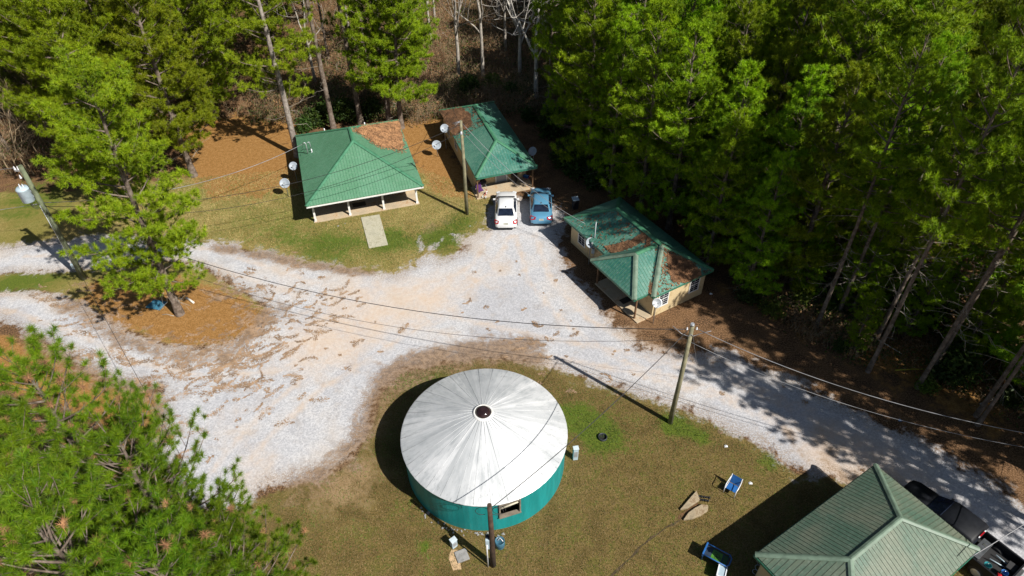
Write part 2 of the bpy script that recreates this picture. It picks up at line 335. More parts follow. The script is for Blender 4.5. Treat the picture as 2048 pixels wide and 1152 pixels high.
# gravel
gv = mixc(nt, sstep(nt, nBig, .35, .65), (.52, .515, .535), (.66, .65, .65)); gv = mixc(nt, mth(nt, 'MULTIPLY', sstep(nt, nMid, .5, .7), .5), gv, (.40, .36, .33))
vor = node(nt, 'ShaderNodeTexVoronoi', ins={'Scale': 13.0}); nt.links.new(pos, vor.inputs['Vector'])
sv = node(nt, 'ShaderNodeSeparateColor'); nt.links.new(vor.outputs['Color'], sv.inputs[0])
gv = mixc(nt, mth(nt, 'MULTIPLY', sv.outputs[0], .55), gv, (.22, .225, .25)); gv = mixc(nt, sstep(nt, nGr, .58, .75), gv, (.70, .69, .67))
gv = mixc(nt, mth(nt, 'MULTIPLY', sstep(nt, nFine, .6, .72), .5), gv, (.28, .22, .17))
cy = mixc(nt, sstep(nt, nSm, .3, .7), (.60, .44, .31), (.64, .53, .43)); gv = mixc(nt, mth(nt, 'MULTIPLY', sstep(nt, mth(nt, 'MULTIPLY_ADD', nMid, .9, mth(nt, 'MULTIPLY', aC, .8)), .60, 1.30), .85), gv, cy); gv = mixc(nt, mth(nt, 'MULTIPLY', sstep(nt, nBig, .50, .68), .45), gv, (.47, .38, .30))
mp = node(nt, 'ShaderNodeMapping', ins={2: (0, 0, R(-24)), 3: (.9, 2.1, 1)})
wz = node(nt, 'ShaderNodeTexNoise', ins={'Scale': .22, 'Detail': 2.0}); nt.links.new(pos, wz.inputs['Vector']); vm = node(nt, 'ShaderNodeVectorMath', operation='MULTIPLY_ADD'); nt.links.new(wz.outputs['Color'], vm.inputs[0]); vm.inputs[1].default_value = (9, 9, 0); nt.links.new(pos, vm.inputs[2]); nt.links.new(vm.outputs[0], mp.inputs[0])
wn = noise(nt, mp.outputs[0], 1.15, 5, .58, 1.3)
wm = sstep(nt, mth(nt, 'MULTIPLY_ADD', aW, .17, mth(nt, 'MULTIPLY_ADD', mth(nt, 'SUBTRACT', nFine, .5), .10, wn)), .70, .75)
gv = mixc(nt, mth(nt, 'MULTIPLY', wm, .0), gv, mixc(nt, sstep(nt, nFine, .35, .65), (.22, .115, .07), (.40, .24, .15)))
gE = edge(aG, .62, .38, .62); gv = mixc(nt, mth(nt, 'MULTIPLY', sstep(nt, aG, 1.0, .55), mth(nt, 'MULTIPLY', sstep(nt, nFine, .42, .6), .75)), gv, (.27, .19, .12)); c = mixc(nt, gE, c, gv)
scn = node(nt, 'ShaderNodeAttribute', attribute_name='cover_c'); xc = node(nt, 'ShaderNodeSeparateColor'); nt.links.new(scn.outputs['Color'], xc.inputs[0])
so_ = mixc(nt, sstep(nt, nSm, .35, .65), (.12, .068, .034), (.29, .185, .105)); so_ = mixc(nt, mth(nt, 'MULTIPLY', sstep(nt, nGr, .5, .7), .6), so_, (.42, .34, .27))
c = mixc(nt, mth(nt, 'MULTIPLY', edge(xc.outputs[0], .75, .35, .95), .85), c, so_)
nt.links.new(c, bs.inputs['Base Color']); bs.inputs['Roughness'].default_value = .95; bs.inputs['Specular IOR Level'].default_value = .12
bp = node(nt, 'ShaderNodeBump', ins={0: .8, 1: .05}); nt.links.new(mth(nt, 'MULTIPLY_ADD', nFine, .6, mth(nt, 'MULTIPLY', nGr, .5)), bp.inputs['Height']); nt.links.new(bp.outputs[0], bs.inputs['Normal'])
me = raw_mesh('ground', verts, [quads], m, True)
for nm, arr in (('cover_a', (g, lawn, st_, bare)), ('cover_b', (cl, gr, wisp, dry)), ('cover_c', (soil, soil, soil, soil))):
    at_ = me.color_attributes.new(nm, 'FLOAT_COLOR', 'POINT'); at_.data.foreach_set('color', np.stack(arr, 1).astype(np.float32).ravel())
tag(link('ground', me), kind='structure')

# grass blades standing in the two lawns
def grass(name, poly, n, seed, label, tone):
    rg = np.random.default_rng(seed); a = np.array(poly); lo = np.maximum(a.min(0), [-34, 11]); hi = np.minimum(a.max(0), [32, 60]); p = lo + (hi - lo) * rg.random((n, 2))
    k = (spd(p[:, 0], p[:, 1], poly) > .1) & (spd(p[:, 0], p[:, 1], gravel[0]) < -.1) & (np.hypot(p[:, 0] + 1.62, p[:, 1] - 22.55) > 4.5); p = p[k]; n = len(p)
    cl_ = np.sin(p[:, 0] * 1.7 + 2 * np.sin(p[:, 1] * .9)) * np.sin(p[:, 1] * 1.3 + 1.5 * np.sin(p[:, 0] * .7)); gm = np.zeros(n)
    for c, r_, w_ in greens: gm += w_ * np.exp(-((p[:, 0] - c[0]) ** 2 + (p[:, 1] - c[1]) ** 2) / (2 * (r_ * .75) ** 2))
    mi = np.where(rg.random(n) < np.clip(.22 + .18 * cl_ + gm, 0, .95), 1, 0)
    h = rg.uniform(.03, .09, (n, 1)) * (1 + .6 * (mi[:, None] == 1)); ang = rg.uniform(0, 6.28, n); s = np.stack([np.cos(ang), np.sin(ang), 0 * ang], 1) * .014
    b = np.concatenate([p, np.zeros((n, 1))], 1); t = b + np.concatenate([rg.normal(0, .045, (n, 2)), h], 1)
    v = np.stack([b - s, b + s, t], 1).reshape(-1, 3); me = raw_mesh(name, v, [np.arange(n * 3).reshape(-1, 3)], tone, False, mi)
    return tag(link(name, me), label, 'grass', kind='stuff')
G_TAN = mat('dry_grass_blade', (.23, .16, .07), .9, var=.35, scale=.9); G_TAN2 = mat('straw_grass_blade', (.42, .34, .14), .9, var=.35, scale=.7)
G_GREEN = mat('green_grass_blade', (.085, .15, .015), .8, var=.4, scale=.8)
grass('grass', lawnS, 170000, 301, 'short dry brown grass of the lawn round the round building', [G_TAN, G_GREEN])
grass('grass', lawnN, 130000, 302, 'short yellow-green grass of the lawn round the porch house', [G_TAN2, G_GREEN])

# ------------------------------------------------------------------ trees
class NB:
    "fast collector of many thin tubes"
    def __init__(s): s.v = []; s.q = []; s.n = 0; s.mi = []
    def tube(s, pts, rad, k=4, mi=0):
        pts = np.asarray(pts, float); m = len(pts); rad = np.asarray(rad, float)
        t = np.gradient(pts, axis=0); t /= np.linalg.norm(t, axis=1)[:, None] + 1e-9
        ref = np.array([0, 0, 1.]) if abs(t[0][2]) < .9 else np.array([1., 0, 0])
        a = np.cross(t, ref); a /= np.linalg.norm(a, axis=1)[:, None] + 1e-9; b = np.cross(t, a)
        q = np.arange(k) * 2 * math.pi / k
        v = pts[:, None] + (a[:, None] * np.cos(q)[None, :, None] + b[:, None] * np.sin(q)[None, :, None]) * rad[:, None, None]
        i = np.arange(m - 1)[:, None] * k; j = np.arange(k)[None]; jn = (j + 1) % k
        f = np.stack([i + j, i + jn, i + k + jn, i + k + j], -1).reshape(-1, 4) + s.n
        s.v.append(v.reshape(-1, 3)); s.q.append(f); s.n += m * k; s.mi.append(np.full(len(f), mi, np.int32))
    def mesh(s, name, mats, smooth=True): return raw_mesh(name, np.concatenate(s.v), [np.concatenate(s.q)], mats, smooth, np.concatenate(s.mi))
def needles(rg, P, D, K, ln, wd, spread=.75, back=.16):
    "K blades at every tuft position P pointing round direction D"
    n = len(P); P = np.repeat(P, K, 0); D = np.repeat(D, K, 0)
    d = D * .62 + rg.normal(size=(n * K, 3)) * spread; d /= np.linalg.norm(d, axis=1)[:, None]
    s = np.cross(d, rg.normal(size=(n * K, 3)) * .55 + np.array([.25, -.2, .85])); s /= np.linalg.norm(s, axis=1)[:, None]
    b = P - D * (rg.random((n * K, 1)) * back); L = ln * rg.uniform(.65, 1.1, (n * K, 1))
    v = np.stack([b - s * wd / 2, b + s * wd / 2, b + d * L], 1).reshape(-1, 3)
    return v
def unit(a): return a / (np.linalg.norm(a) + 1e-9)
def make_pine(name, seed, H, rb, Rc, cb, nbr, K=34, ln=.34, wd=.045, lean=(0, 0), dead=10, flat=0.0, dens=1.0, prof=None, bark=None, needle=None, az=None, subs=.62, clump=1.0, brown=0.0):
    rg = np.random.default_rng(seed); nb = NB()
    zs = np.arange(0, H + .01, H / 14); wob = np.cumsum(rg.normal(0, .06, (15, 2)), 0) * np.linspace(0, 1, 15)[:, None]
    tr = np.stack([wob[:, 0] + lean[0] * (zs / H) ** 1.6 * H, wob[:, 1] + lean[1] * (zs / H) ** 1.6 * H, zs], 1)
    rr = rb * (1 - zs / H) ** .75 + .025; rr[0] *= 1.35
    nb.tube(tr, rr, 9)
    def trunk(z): return np.array([np.interp(z, zs, tr[:, 0]), np.interp(z, zs, tr[:, 1]), z])
    TP = []; TD = []
    for i in range(nbr):
        u = (i + rg.random() * .8) / nbr; h = cb + (H - cb) * u ** 1.05; rel = (h - cb) / (H - cb)
        pf = (prof(rel) if prof else (1 - rel) ** .6 * (.62 + .38 * min(1, rel * 3)) + .08)
        L = max(.5, Rc * pf * rg.uniform(.6, 1.12)); a = (i * 2.399 + rg.normal(0, .4)) if az is None else az(rg)
        el = R(rg.uniform(-4, 18) + 48 * rel ** 1.5); droop = rg.uniform(.0, .16) * (1 - rel)
        n = 6; t = np.linspace(0, 1, n); hd = np.array([math.cos(a), math.sin(a), 0]); side = np.array([-hd[1], hd[0], 0])
        bend = rg.normal(0, .12)
        p0 = trunk(h)
        pts = p0 + hd * (t * L * math.cos(el))[:, None] + side * (bend * L * t ** 2)[:, None] + np.array([0, 0, 1.]) * ((t * L * math.sin(el)) - droop * L * np.sin(t * 2.6) + .16 * L * t ** 3)[:, None]
        br = (.018 + .012 * L) * (1 - t * .8); nb.tube(pts, br, 5, 2)
        ns = int((L * 2.0 + 3) * dens * subs)
        for j in range(ns):
            tt = .14 + .86 * (j + rg.random()) / ns; b0 = np.array([np.interp(tt, t, pts[:, q]) for q in range(3)])
            tang = unit(pts[min(5, int(tt * 5) + 1)] - pts[int(min(tt, .99) * 5)])
            sgn = 1 if j % 2 else -1; ang = R(rg.uniform(25, 75)) * sgn
            dr = unit(tang * math.cos(ang) + np.cross([0, 0, 1.], tang) * math.sin(ang) + np.array([0, 0, rg.uniform(-.05, .45)]))
            SL = (.28 * L * (1.15 - tt) + .45) * rg.uniform(.6, 1.2)
            sp = b0 + dr * (np.linspace(0, 1, 4) * SL)[:, None] + np.array([0, 0, 1.]) * (.18 * SL * np.linspace(0, 1, 4) ** 2)[:, None] + rg.normal(0, .03, (4, 3)) * np.linspace(0, 1, 4)[:, None]
            nb.tube(sp, .016 * (1 - np.linspace(0, .7, 4)), 3, 2)
            if clump:
                for f in ((1.0, .55) if SL > .9 else (1.0,)):
                    pc = b0 + (sp[-1] - b0) * f
                    for k in range(6 if f == 1.0 else 4):
                        o = rg.normal(0, 1, 3) * np.array([.21, .21, .10]) * clump; TP.append(pc + o + np.array([0, 0, .06])); TD.append(unit(dr * .35 + o * 1.6 + np.array([0, 0, .65])))
                continue
            m_ = max(2, int(SL / .42) + 1)
            for k in range(m_):
                f = 1 - k / m_ * .75; q = b0 + (sp[-1] - b0) * f + rg.normal(0, .07, 3); d_ = unit(dr + np.array([0, 0, .55]) + rg.normal(0, .25, 3)); TP.append(q + d_ * .05); TD.append(d_)
                if rg.random() < .25: TP.append(q + rg.normal(0, .2, 3)); TD.append(unit(d_ + rg.normal(0, .5, 3)))
        TP.append(pts[-1]); TD.append(unit(pts[-1] - pts[-2] + np.array([0, 0, .2])))
    for i in range(dead):
        h = rg.uniform(.25, 1.0) * cb + rg.uniform(0, .1) * H; a = rg.uniform(0, 6.28); L = rg.uniform(.5, 2.0); p0 = trunk(min(h, H * .8)); hd = np.array([math.cos(a), math.sin(a), rg.uniform(-.25, .3)])
        t = np.linspace(0, 1, 4); pts = p0 + hd * (t * L)[:, None] + rg.normal(0, .06, (4, 3)) * t[:, None]; nb.tube(pts, .022 * (1 - t * .75), 3, 1)
        for j in range(3):
            q = pts[1 + j % 3]; d_ = unit(hd + rg.normal(0, .6, 3)); nb.tube([q, q + d_ * L * .3, q + d_ * L * .45 + rg.normal(0, .05, 3)], [.012, .009, .005], 3, 1)
    wood = nb.mesh(name + '_wood', [bark or M_BARK, M_TWIG, M_BARK])
    P = np.array(TP); D = np.array(TD); v = needles(rg, P, D, K, ln, wd)
    mi = np.repeat((rg.random(len(P)) < brown).astype(np.int32), K)
    crown = raw_mesh(name + '_needles', v, [np.arange(len(v)).reshape(-1, 3)], [needle or M_NEEDLE, M_STRAW], False, mi)
    return wood, crown
def place_tree(name, var, loc, rz, sc, label, cat='pine tree', group=None, needle=None, tilt=None):
    t = thing(name, label, cat, loc, rz, group); t.scale = sc if hasattr(sc, '__len__') else (sc, sc, sc)
    if tilt: t.rotation_euler = (tilt[0], tilt[1], rz)
    link('trunk', var[0], t)
    if var[1]:
        c_ = link('crown', var[1], t)
        if needle: c_.material_slots[0].link = 'OBJECT'; c_.material_slots[0].material = needle
    return t
open_prof = lambda r: (.55 + .45 * math.sin(min(1, r * 2.2) * math.pi / 2)) * (1 - r) ** .45 + .06
young_prof = lambda r: (1 - r) ** .8 * (.7 + .3 * min(1, r * 4)) + .08
round_prof = lambda r: (.6 + .4 * min(1, r * 2.5)) * (1 - r ** 1.6) ** .8 + .08
V_OPEN = [make_pine('open_pine', 21, 20, .26, 5.8, 2.4, 70, K=44, ln=.32, wd=.032, prof=open_prof, dead=5, subs=.8, clump=1.1), make_pine('open_pine', 25, 19, .25, 5.3, 3.3, 64, K=44, ln=.32, wd=.032, prof=open_prof, dead=7, subs=.8, clump=1.1)]
V_YOUNG = [make_pine('full_pine', 30 + i, 15 + i, .19, 3.9 + .35 * i, 1.3 + .55 * i, 62, K=46, ln=.31, wd=.029, prof=round_prof, dead=8) for i in range(4)]
V_TALL = [make_pine('tall_pine', 40 + i, 19 + i, .125, 3.3, 8.0 + i, 42, K=54, ln=.29, wd=.023, dead=22) for i in range(3)]
V_THIN = [make_pine('thin_pine', 50 + i, 14 + i * 1.5, .10, 2.3, 6.5 + i, 30, K=52, ln=.27, wd=.023, dead=18) for i in range(2)]
V_NEAR = [make_pine('near_pine', 60 + i, 17, .22, 4.2, 7.0, 66, K=115, ln=.26, wd=.0145, prof=open_prof, dead=24, needle=M_NEEDLE_N, subs=.62, clump=0, brown=.03) for i in range(3)]

def make_bare(name, seed, H, rb, bark=None, depth=5, spread=.55, first=.45):
    rg = np.random.default_rng(seed); nb = NB()
    def grow(p, d, L, r, lev):
        n = 5; pts = [p]; dd = d.copy()
        for i in range(n - 1):
            dd = unit(dd + rg.normal(0, .09, 3) + np.array([0, 0, .03])); pts.append(pts[-1] + dd * L / (n - 1))
        nb.tube(pts, np.linspace(r, r * .62, n), 6 if lev < 2 else 3, 0)
        if lev >= depth: return
        for k in range(3 if lev < 3 else 2):
            q = pts[-1] if k == 0 else pts[rg.integers(2, n)]
            nd = unit(dd * (1.1 if k == 0 else .7) + rg.normal(0, spread, 3) + np.array([0, 0, .12]))
            grow(np.array(q), nd, L * rg.uniform(.6, .8), r * (.62 if k == 0 else .45), lev + 1)
    nb.tube([[0, 0, 0], [0.05, 0, H * first * .5], [0, .05, H * first]], [rb * 1.3, rb, rb * .85], 8)
    for k in range(3): grow(np.array([0, .05, H * first * (1 - .15 * k)]), unit(np.array([rg.normal(0, .35 + .2 * k), rg.normal(0, .35 + .2 * k), 1])), H * (1 - first) * .42, rb * (.8 - .15 * k), 1)
    return nb.mesh(name, [bark or M_BARK_P]), None
V_BARE = [make_bare('bare_tree', 70 + i, 13 + i, .15) for i in range(3)]
V_SAP = [make_bare('bare_sapling', 80 + i, 6 + i, .05, M_BRUSH, depth=4, spread=.4, first=.3) for i in range(3)]
def make_snag(seed, H):
    rg = np.random.default_rng(seed); nb = NB(); z = np.linspace(0, H, 10); tr = np.stack([np.cumsum(rg.normal(0, .05, 10)), np.cumsum(rg.normal(0, .05, 10)), z], 1)
    nb.tube(tr, .13 * (1 - z / H) ** .7 + .02, 7)
    for i in range(46):
        h = rg.uniform(.18, .97) * H; a = rg.uniform(0, 6.28); L = rg.uniform(.5, 1.9) * (1.15 - h / H); p0 = np.array([np.interp(h, z, tr[:, 0]), np.interp(h, z, tr[:, 1]), h]); hd = np.array([math.cos(a), math.sin(a), rg.uniform(-.2, .35)])
        t = np.linspace(0, 1, 4); pts = p0 + hd * (t * L)[:, None] + rg.normal(0, .07, (4, 3)) * t[:, None]; nb.tube(pts, .024 * (1 - t * .7), 3)
        for j in range(2): q = pts[2]; d_ = unit(hd + rg.normal(0, .6, 3)); nb.tube([q, q + d_ * L * .35], [.012, .006], 3)
    return nb.mesh('snag_wood', [M_TWIG]), None
V_SNAG = [make_snag(91, 15), make_snag(92, 12)]

def G(x, y): a = at(x, y); return (float(a[0]), float(a[1]), 0)
taken = []
def put(name, var, loc, rz, sc, label, **k):
    taken.append((loc[0], loc[1])); return place_tree(name, var, loc, rz, sc, label, **k)
# trees the photograph singles out
v_lone = make_pine('open_pine', 27, 19, .25, 5.2, 3.3, 54, K=44, ln=.32, wd=.032, prof=open_prof, dead=8, lean=(.055, .01), subs=.78, clump=1.1)
put('pine_tree', v_lone, G(360, 628), 0, .94, 'large spreading pine standing alone on the orange straw island beside the gravel road')
put('pine_tree', V_OPEN[1], G(388, 352), .6, 1.0, 'broad pine at the left edge of the orange straw clearing, behind the lone road pine', group='pines of the left stand')
put('pine_tree', V_OPEN[0], G(262, 400), 4.0, .98, 'broad pine on the far side of the left road, nearest to it', group='pines of the left stand')
put('pine_tree', V_OPEN[1], G(300, 300), 3.0, 1.0, 'bright green pine rising behind the broad pines of the left stand', group='pines of the left stand')
put('pine_tree', V_OPEN[0], G(205, 300), 1.2, .95, 'leftmost broad pine beside the brown leafless thicket', group='pines of the left stand')
def trunk_pine(seed, H, cb, Rc, nbr, az=None, rb=.24, **k): return make_pine('trunk_pine', seed, H, rb, Rc, cb, nbr, K=44, ln=.32, wd=.034, az=az, prof=open_prof, **k)
for q, rz_, lb in (((150, 245), 2.2, 'bright pine at the top left corner, crown filling the corner of the left stand'), ((250, 235), 5.0, 'bright pine deep in the left stand at the top of the photograph'), ((430, 236), .9, 'pine at the far edge of the orange straw clearing, right end of the left stand')):
    put('pine_tree', V_OPEN[int(q[0]) % 2], G(*q), rz_, .95, lb, group='pines of the left stand')
M_BARK_G = mat('grey_pine_bark', (.27, .225, .19), .95, var=.35, scale=4, bump=.04, dirt=(.38, .34, .30))
vt1 = trunk_pine(101, 21, 5.2, 5.4, 34, bark=M_BARK_G, az=lambda rg: rg.normal(3.3, 1.7), rb=.27, dead=6)
put('pine_tree', vt1, G(596, 312), 0, 1.0, 'pine with a thick pale grey trunk rising behind the left corner of the porch house')
vt2 = trunk_pine(102, 22, 12, 3.4, 26, rb=.24, dead=8)
put('pine_tree', vt2, G(668, 262), .5, 1.0, 'tall bare-trunked pine behind the porch house, left of the thicker dark one')
put('pine_tree', vt2, G(722, 248), 2.5, 1.05, 'tall thick dark-trunked pine leaning left behind the middle of the porch house roof')
vt3 = make_pine('full_pine', 103, 15.5, .24, 5.6, 3.4, 58, K=46, ln=.32, wd=.034, prof=open_prof, dead=5)
put('pine_tree', vt3, G(779, 246), 1.0, 1.0, 'bushy bright pine behind the straw-covered corner of the porch house, left one of two')
vt4 = make_pine('full_pine', 104, 15, .24, 5.6, 3.2, 58, K=46, ln=.32, wd=.034, prof=open_prof, dead=5, lean=(.05, -.02))
put('pine_tree', vt4, G(803, 256), 0, 1.0, 'bushy bright pine behind the straw-covered corner of the porch house, right one of two')
put('bare_tree', V_BARE[0], G(918, 160), .3, 1.2, 'pale straight leafless tree with a whitish trunk beyond the middle cabin', cat='bare tree')
put('bare_tree', V_BARE[1], G(966, 158), 1.3, 1.15, 'grey leafless tree just right of the whitish trunk beyond the middle cabin', cat='bare tree')
v_white = make_bare('bare_tree', 77, 13, .19, mat('white_bark', (.58, .54, .48), .85, var=.2), depth=5, spread=.75, first=.38)
put('bare_tree', v_white, G(1072, 196), 2.3, 1.1, 'leafless tree with white crooked branches behind the middle cabin', cat='bare tree')
put('bare_tree', v_white, G(1040, 150), 3.9, 1.0, 'leafless tree with white crooked branches, farther back behind the middle cabin', cat='bare tree')
put('pine_tree', V_TALL[0], G(1096, 262), 1.9, 1.0, 'dark-trunked pine standing right behind the middle cabin')
put('dead_tree', V_SNAG[0], G(1740, 590), 1.0, 1.05, 'dead pine with a white trunk bristling with bare twigs in the right wood', cat='dead tree')
put('dead_tree', V_SNAG[1], G(1800, 570), 2.0, .9, 'smaller dead pine with bare twigs right of the white dead trunk', cat='dead tree')
put('pine_tree', V_TALL[1], G(1880, 700), 2.2, .9, 'dark forked-looking pine trunk at the edge of the right wood')
put('pine_tree', V_TALL[2], G(1955, 850), 4.2, .8, 'leaning dark-trunked pine between the wires and the shaded road at the right edge')
near = [((60, 790, 16), .0, 'near pine at the left edge, its crown top beside the lower road bend'), ((235, 905, 15), 1.7, 'near pine whose crown reaches over the gravel left of the round tank'),
        ((430, 1110, 13.2), 3.1, 'lowest near pine at the bottom edge, its crown reaching over the dry lawn'), ((90, 1060, 16.5), 4.4, 'near pine in the bottom left corner with many bare grey twigs'), ((-60, 930, 16), 5.2, 'near pine mostly beyond the left edge, behind the corner pine')]
near.append(((300, 1150, 15), 2.4, 'near pine at the bottom edge between the corner pine and the lowest one'))
for i, (q, rz, lb) in enumerate(near):
    p = at(*q); put('pine_tree', V_NEAR[i % 3], (p[0], p[1], 0), rz, (q[2] + .8) / 17 * (1 if i != 2 else 1.0), lb, group='near pines at the lower left')
# forest
def inside(p, poly):
    x, y = p; c = False; n = len(poly)
    for i in range(n):
        a, b = poly[i], poly[(i + 1) % n]
        if (a[1] > y) != (b[1] > y) and x < (b[0] - a[0]) * (y - a[1]) / (b[1] - a[1]) + a[0]: c = not c
    return c
def proj(p):
    d = np.array(p, float) - CAM; z = d @ fw
    return (1024 + FPX * (d @ rt) / z, 576 - FPX * (d @ upv) / z, z)
def seen(x, y, H):
    for h in (0, H * .3, H * .6, H):
        q = proj((x, y, h))
        if -160 < q[0] < 2210 and -120 < q[1] < 1300: return True
    return False
right_wood = [(5.5, 70), (5.2, 56), (8.5, 50), (11.2, 46), (14.3, 42.3), (17.0, 38.8), (19.5, 33.8), (22.5, 31), (25.5, 27.5), (30, 23), (34, 16), (70, 10), (110, 60), (80, 104), (5, 104)]
left_wood = [(-26, 66), (-34, 60.5), (-40, 56), (-52, 58), (-90, 62), (-110, 104), (-24, 104)]
mid_wood = [(5.5, 104), (5.5, 67), (-5, 67.5), (-12, 70), (-26, 70), (-24, 104)]
def scatter(poly, step, n, zone):
    out = []; xs = [p[0] for p in poly]; ys = [p[1] for p in poly]; k = 0
    while k < n:
        k += 1; p = (rnd.uniform(min(xs), max(xs)), rnd.uniform(min(ys), max(ys)))
        st = step * (1 + max(0, p[1] - 60) * .012)
        if not inside(p, poly) or not seen(p[0], p[1], 18): continue
        if any((p[0] - q[0]) ** 2 + (p[1] - q[1]) ** 2 < st * st for q in taken): continue
        taken.append(p); out.append(p)
    return out
cnt = 0
for p in [(22.5, 28.6), (25, 27.2), (24, 31.2), (20.6, 32.6), (27.5, 25), (22.3, 33.5), (26.5, 28.5)]:
    put('pine_tree', rnd.choice(V_TALL), (*p, 0), rnd.uniform(0, 6.28), (.9, .9, rnd.uniform(1.12, 1.2)) if p[1] < 29 else .95, 'slender pine in the thin dark wood along the shaded road on the right', group='pines of the thin right wood', needle=M_NEEDLE_D)
for p, sc_ in (((14.4, 38.6), .8), ((16.6, 35.7), .72), ((18.6, 39.5), .95)):
    put('pine_tree', V_YOUNG[0], (*p, 0), rnd.uniform(0, 6.28), sc_, 'low bushy pine at the front of the right wood, close behind the right cabin', group='low pines behind the right cabin', needle=M_NEEDLE_D)
for p in [(6.9, 52.4), (8.6, 49.4), (10.7, 46.3), (6.2, 56.2), (12.6, 44.0), (15.2, 40.9)]:
    put('pine_tree', rnd.choice(V_YOUNG), (*p, 0), rnd.uniform(0, 6.28), rnd.uniform(.92, 1.05), 'green pine in the dense wood behind the right cabin, its crown merging with its neighbours', group='pines of the dense right wood', needle=M_NEEDLE_D)
for p in scatter(right_wood, 3.1, 6000, 'r'):
    e = p[0] - (9 + (56 - p[1]) * .62)        # depth behind the wood's front edge
    q = proj((p[0], p[1], 0)); r_ = rnd.random()
    dense = q[0] < 1600 or p[1] > 52
    var = rnd.choice(V_YOUNG) if (r_ < (.80 if dense else .45)) else rnd.choice(V_TALL if r_ < .9 else V_THIN)
    if not dense and r_ > .72: var = rnd.choice(V_THIN)
    lb = 'green pine in the dense wood behind the right cabin, its crown merging with its neighbours' if dense else 'slender pine in the thin dark wood along the shaded road on the right'
    place_tree('pine_tree', var, (*p, 0), rnd.uniform(0, 6.28), rnd.uniform(.85, 1.15), lb, group='pines of the dense right wood' if dense else 'pines of the thin right wood', needle=M_NEEDLE_D if rnd.random() < .68 else None); cnt += 1
for p in scatter(left_wood, 4.2, 1500, 'l'):
    place_tree('pine_tree', rnd.choice(V_TALL + V_YOUNG), (*p, 0), rnd.uniform(0, 6.28), rnd.uniform(.9, 1.15), 'pine in the shaded wood at the upper left behind the broad pines', group='pines of the upper left wood'); cnt += 1
for p in scatter(mid_wood, 4.6, 900, 'm'):
    if rnd.random() < .5: place_tree('bare_tree', rnd.choice(V_BARE), (*p, 0), rnd.uniform(0, 6.28), rnd.uniform(.8, 1.15), 'leafless tree in the brown wood at the top of the photograph', 'bare tree', 'bare trees of the far wood')
    else: place_tree('pine_tree', rnd.choice(V_TALL + V_YOUNG[:1]), (*p, 0), rnd.uniform(0, 6.28), rnd.uniform(.9, 1.1), 'straight pine in the brown wood at the top of the photograph', group='pines of the far wood')
    cnt += 1
for p in [(28.5, 17), (30.5, 19.5), (32, 14), (35, 17), (38, 15), (34, 11.5)]:
    place_tree('pine_tree', rnd.choice(V_TALL), (*p, 0), rnd.uniform(0, 6.28), rnd.uniform(.95, 1.1), 'pine just beyond the right edge of the photograph, shading the road', group='pines shading the road'); cnt += 1
for p, sc_ in [((20.5, 35.6), .42), ((23.2, 33.6), .5), ((26, 31.5), .45), ((28.5, 29.4), .5), ((22.3, 30.6), .3), ((25.2, 35), .6), ((28.2, 33), .55), ((31, 27), .5), ((30.6, 31), .6), ((33.5, 24), .5), ((27, 37), .7), ((23, 38), .6), ((33, 35), .7), ((31.5, 22.3), .38)]:
    place_tree('young_pine', rnd.choice(V_YOUNG[:2]), (*p, 0), rnd.uniform(0, 6.28), sc_, 'young pine filling the gaps between the thin trunks of the right wood', 'young pine', 'young pines of the thin right wood', needle=M_NEEDLE_D)
for i in range(44):
    x, y = rnd.uniform(-58, -43), rnd.uniform(51, 66)
    place_tree('bare_sapling', rnd.choice(V_SAP), (x, y, 0), rnd.uniform(0, 6.28), rnd.uniform(.8, 1.3), 'leafless sapling of the brown thicket at the left edge', 'sapling', 'saplings of the left thicket')
print('forest trees', cnt, sum(o.name.startswith('pine_tree') for o in COL.objects))

# leafy shrubs
def make_shrub(name, seed, r, h, mt, n=900, lf=.14):
    rg = np.random.default_rng(seed); nb = NB()
    for i in range(14):
        a = rg.uniform(0, 6.28); t = np.linspace(0, 1, 4); e = np.array([math.cos(a) * r * rg.uniform(.3, .9), math.sin(a) * r * rg.uniform(.3, .9), h * rg.uniform(.6, .95)]); nb.tube(e * t[:, None] * np.array([1, 1, 1]) + rg.normal(0, .04, (4, 3)) * t[:, None], .02 * (1 - .7 * t), 3)
    cs = rg.normal(size=(16, 3)); cs /= np.linalg.norm(cs, axis=1)[:, None]; cs = cs * np.array([r * .6, r * .6, h * .36]) + np.array([0, 0, h * .52])
    c = cs[rg.integers(0, 16, n)] + rg.normal(0, 1, (n, 3)) * np.array([r * .22, r * .22, h * .16]); c[:, 2] = np.abs(c[:, 2]) + .03
    d = rg.normal(size=(n, 3)); d /= np.linalg.norm(d, axis=1)[:, None]; s = np.cross(d, rg.normal(size=(n, 3))); s /= np.linalg.norm(s, axis=1)[:, None]
    L = lf * rg.uniform(.6, 1.3, (n, 1)); v = np.stack([c - d * L, c + s * L * .45, c + d * L, c - s * L * .45], 1).reshape(-1, 3)
    return nb.mesh(name + '_stems', [M_BARK_D]), raw_mesh(name + '_leaves', v, [np.arange(n * 4).reshape(-1, 4)], mt)
V_SHRUB = [make_shrub('shrub', 110, 1.2, 1.8, M_LEAF, 1500), make_shrub('shrub', 111, .9, 1.3, M_LEAF, 1100), make_shrub('shrub', 112, 1.0, 1.2, M_LEAF_Y, 800, .12)]
def put_shrub(i, loc, sc, label, group):
    t = thing('shrub', label, 'shrub', loc, rnd.uniform(0, 6), group); t.scale = (sc, sc, sc * rnd.uniform(.8, 1.1)); link('stems', V_SHRUB[i][0], t); link('foliage', V_SHRUB[i][1], t)
for x, y, s in [(628, 250, 1.0), (650, 246, 1.2), (690, 240, 1.1), (707, 243, 1.0), (745, 236, 1.0), (610, 262, .8)]: put_shrub(0, G(x, y), s, 'dark green shrub in the row close behind the porch house', 'shrubs behind the porch house')
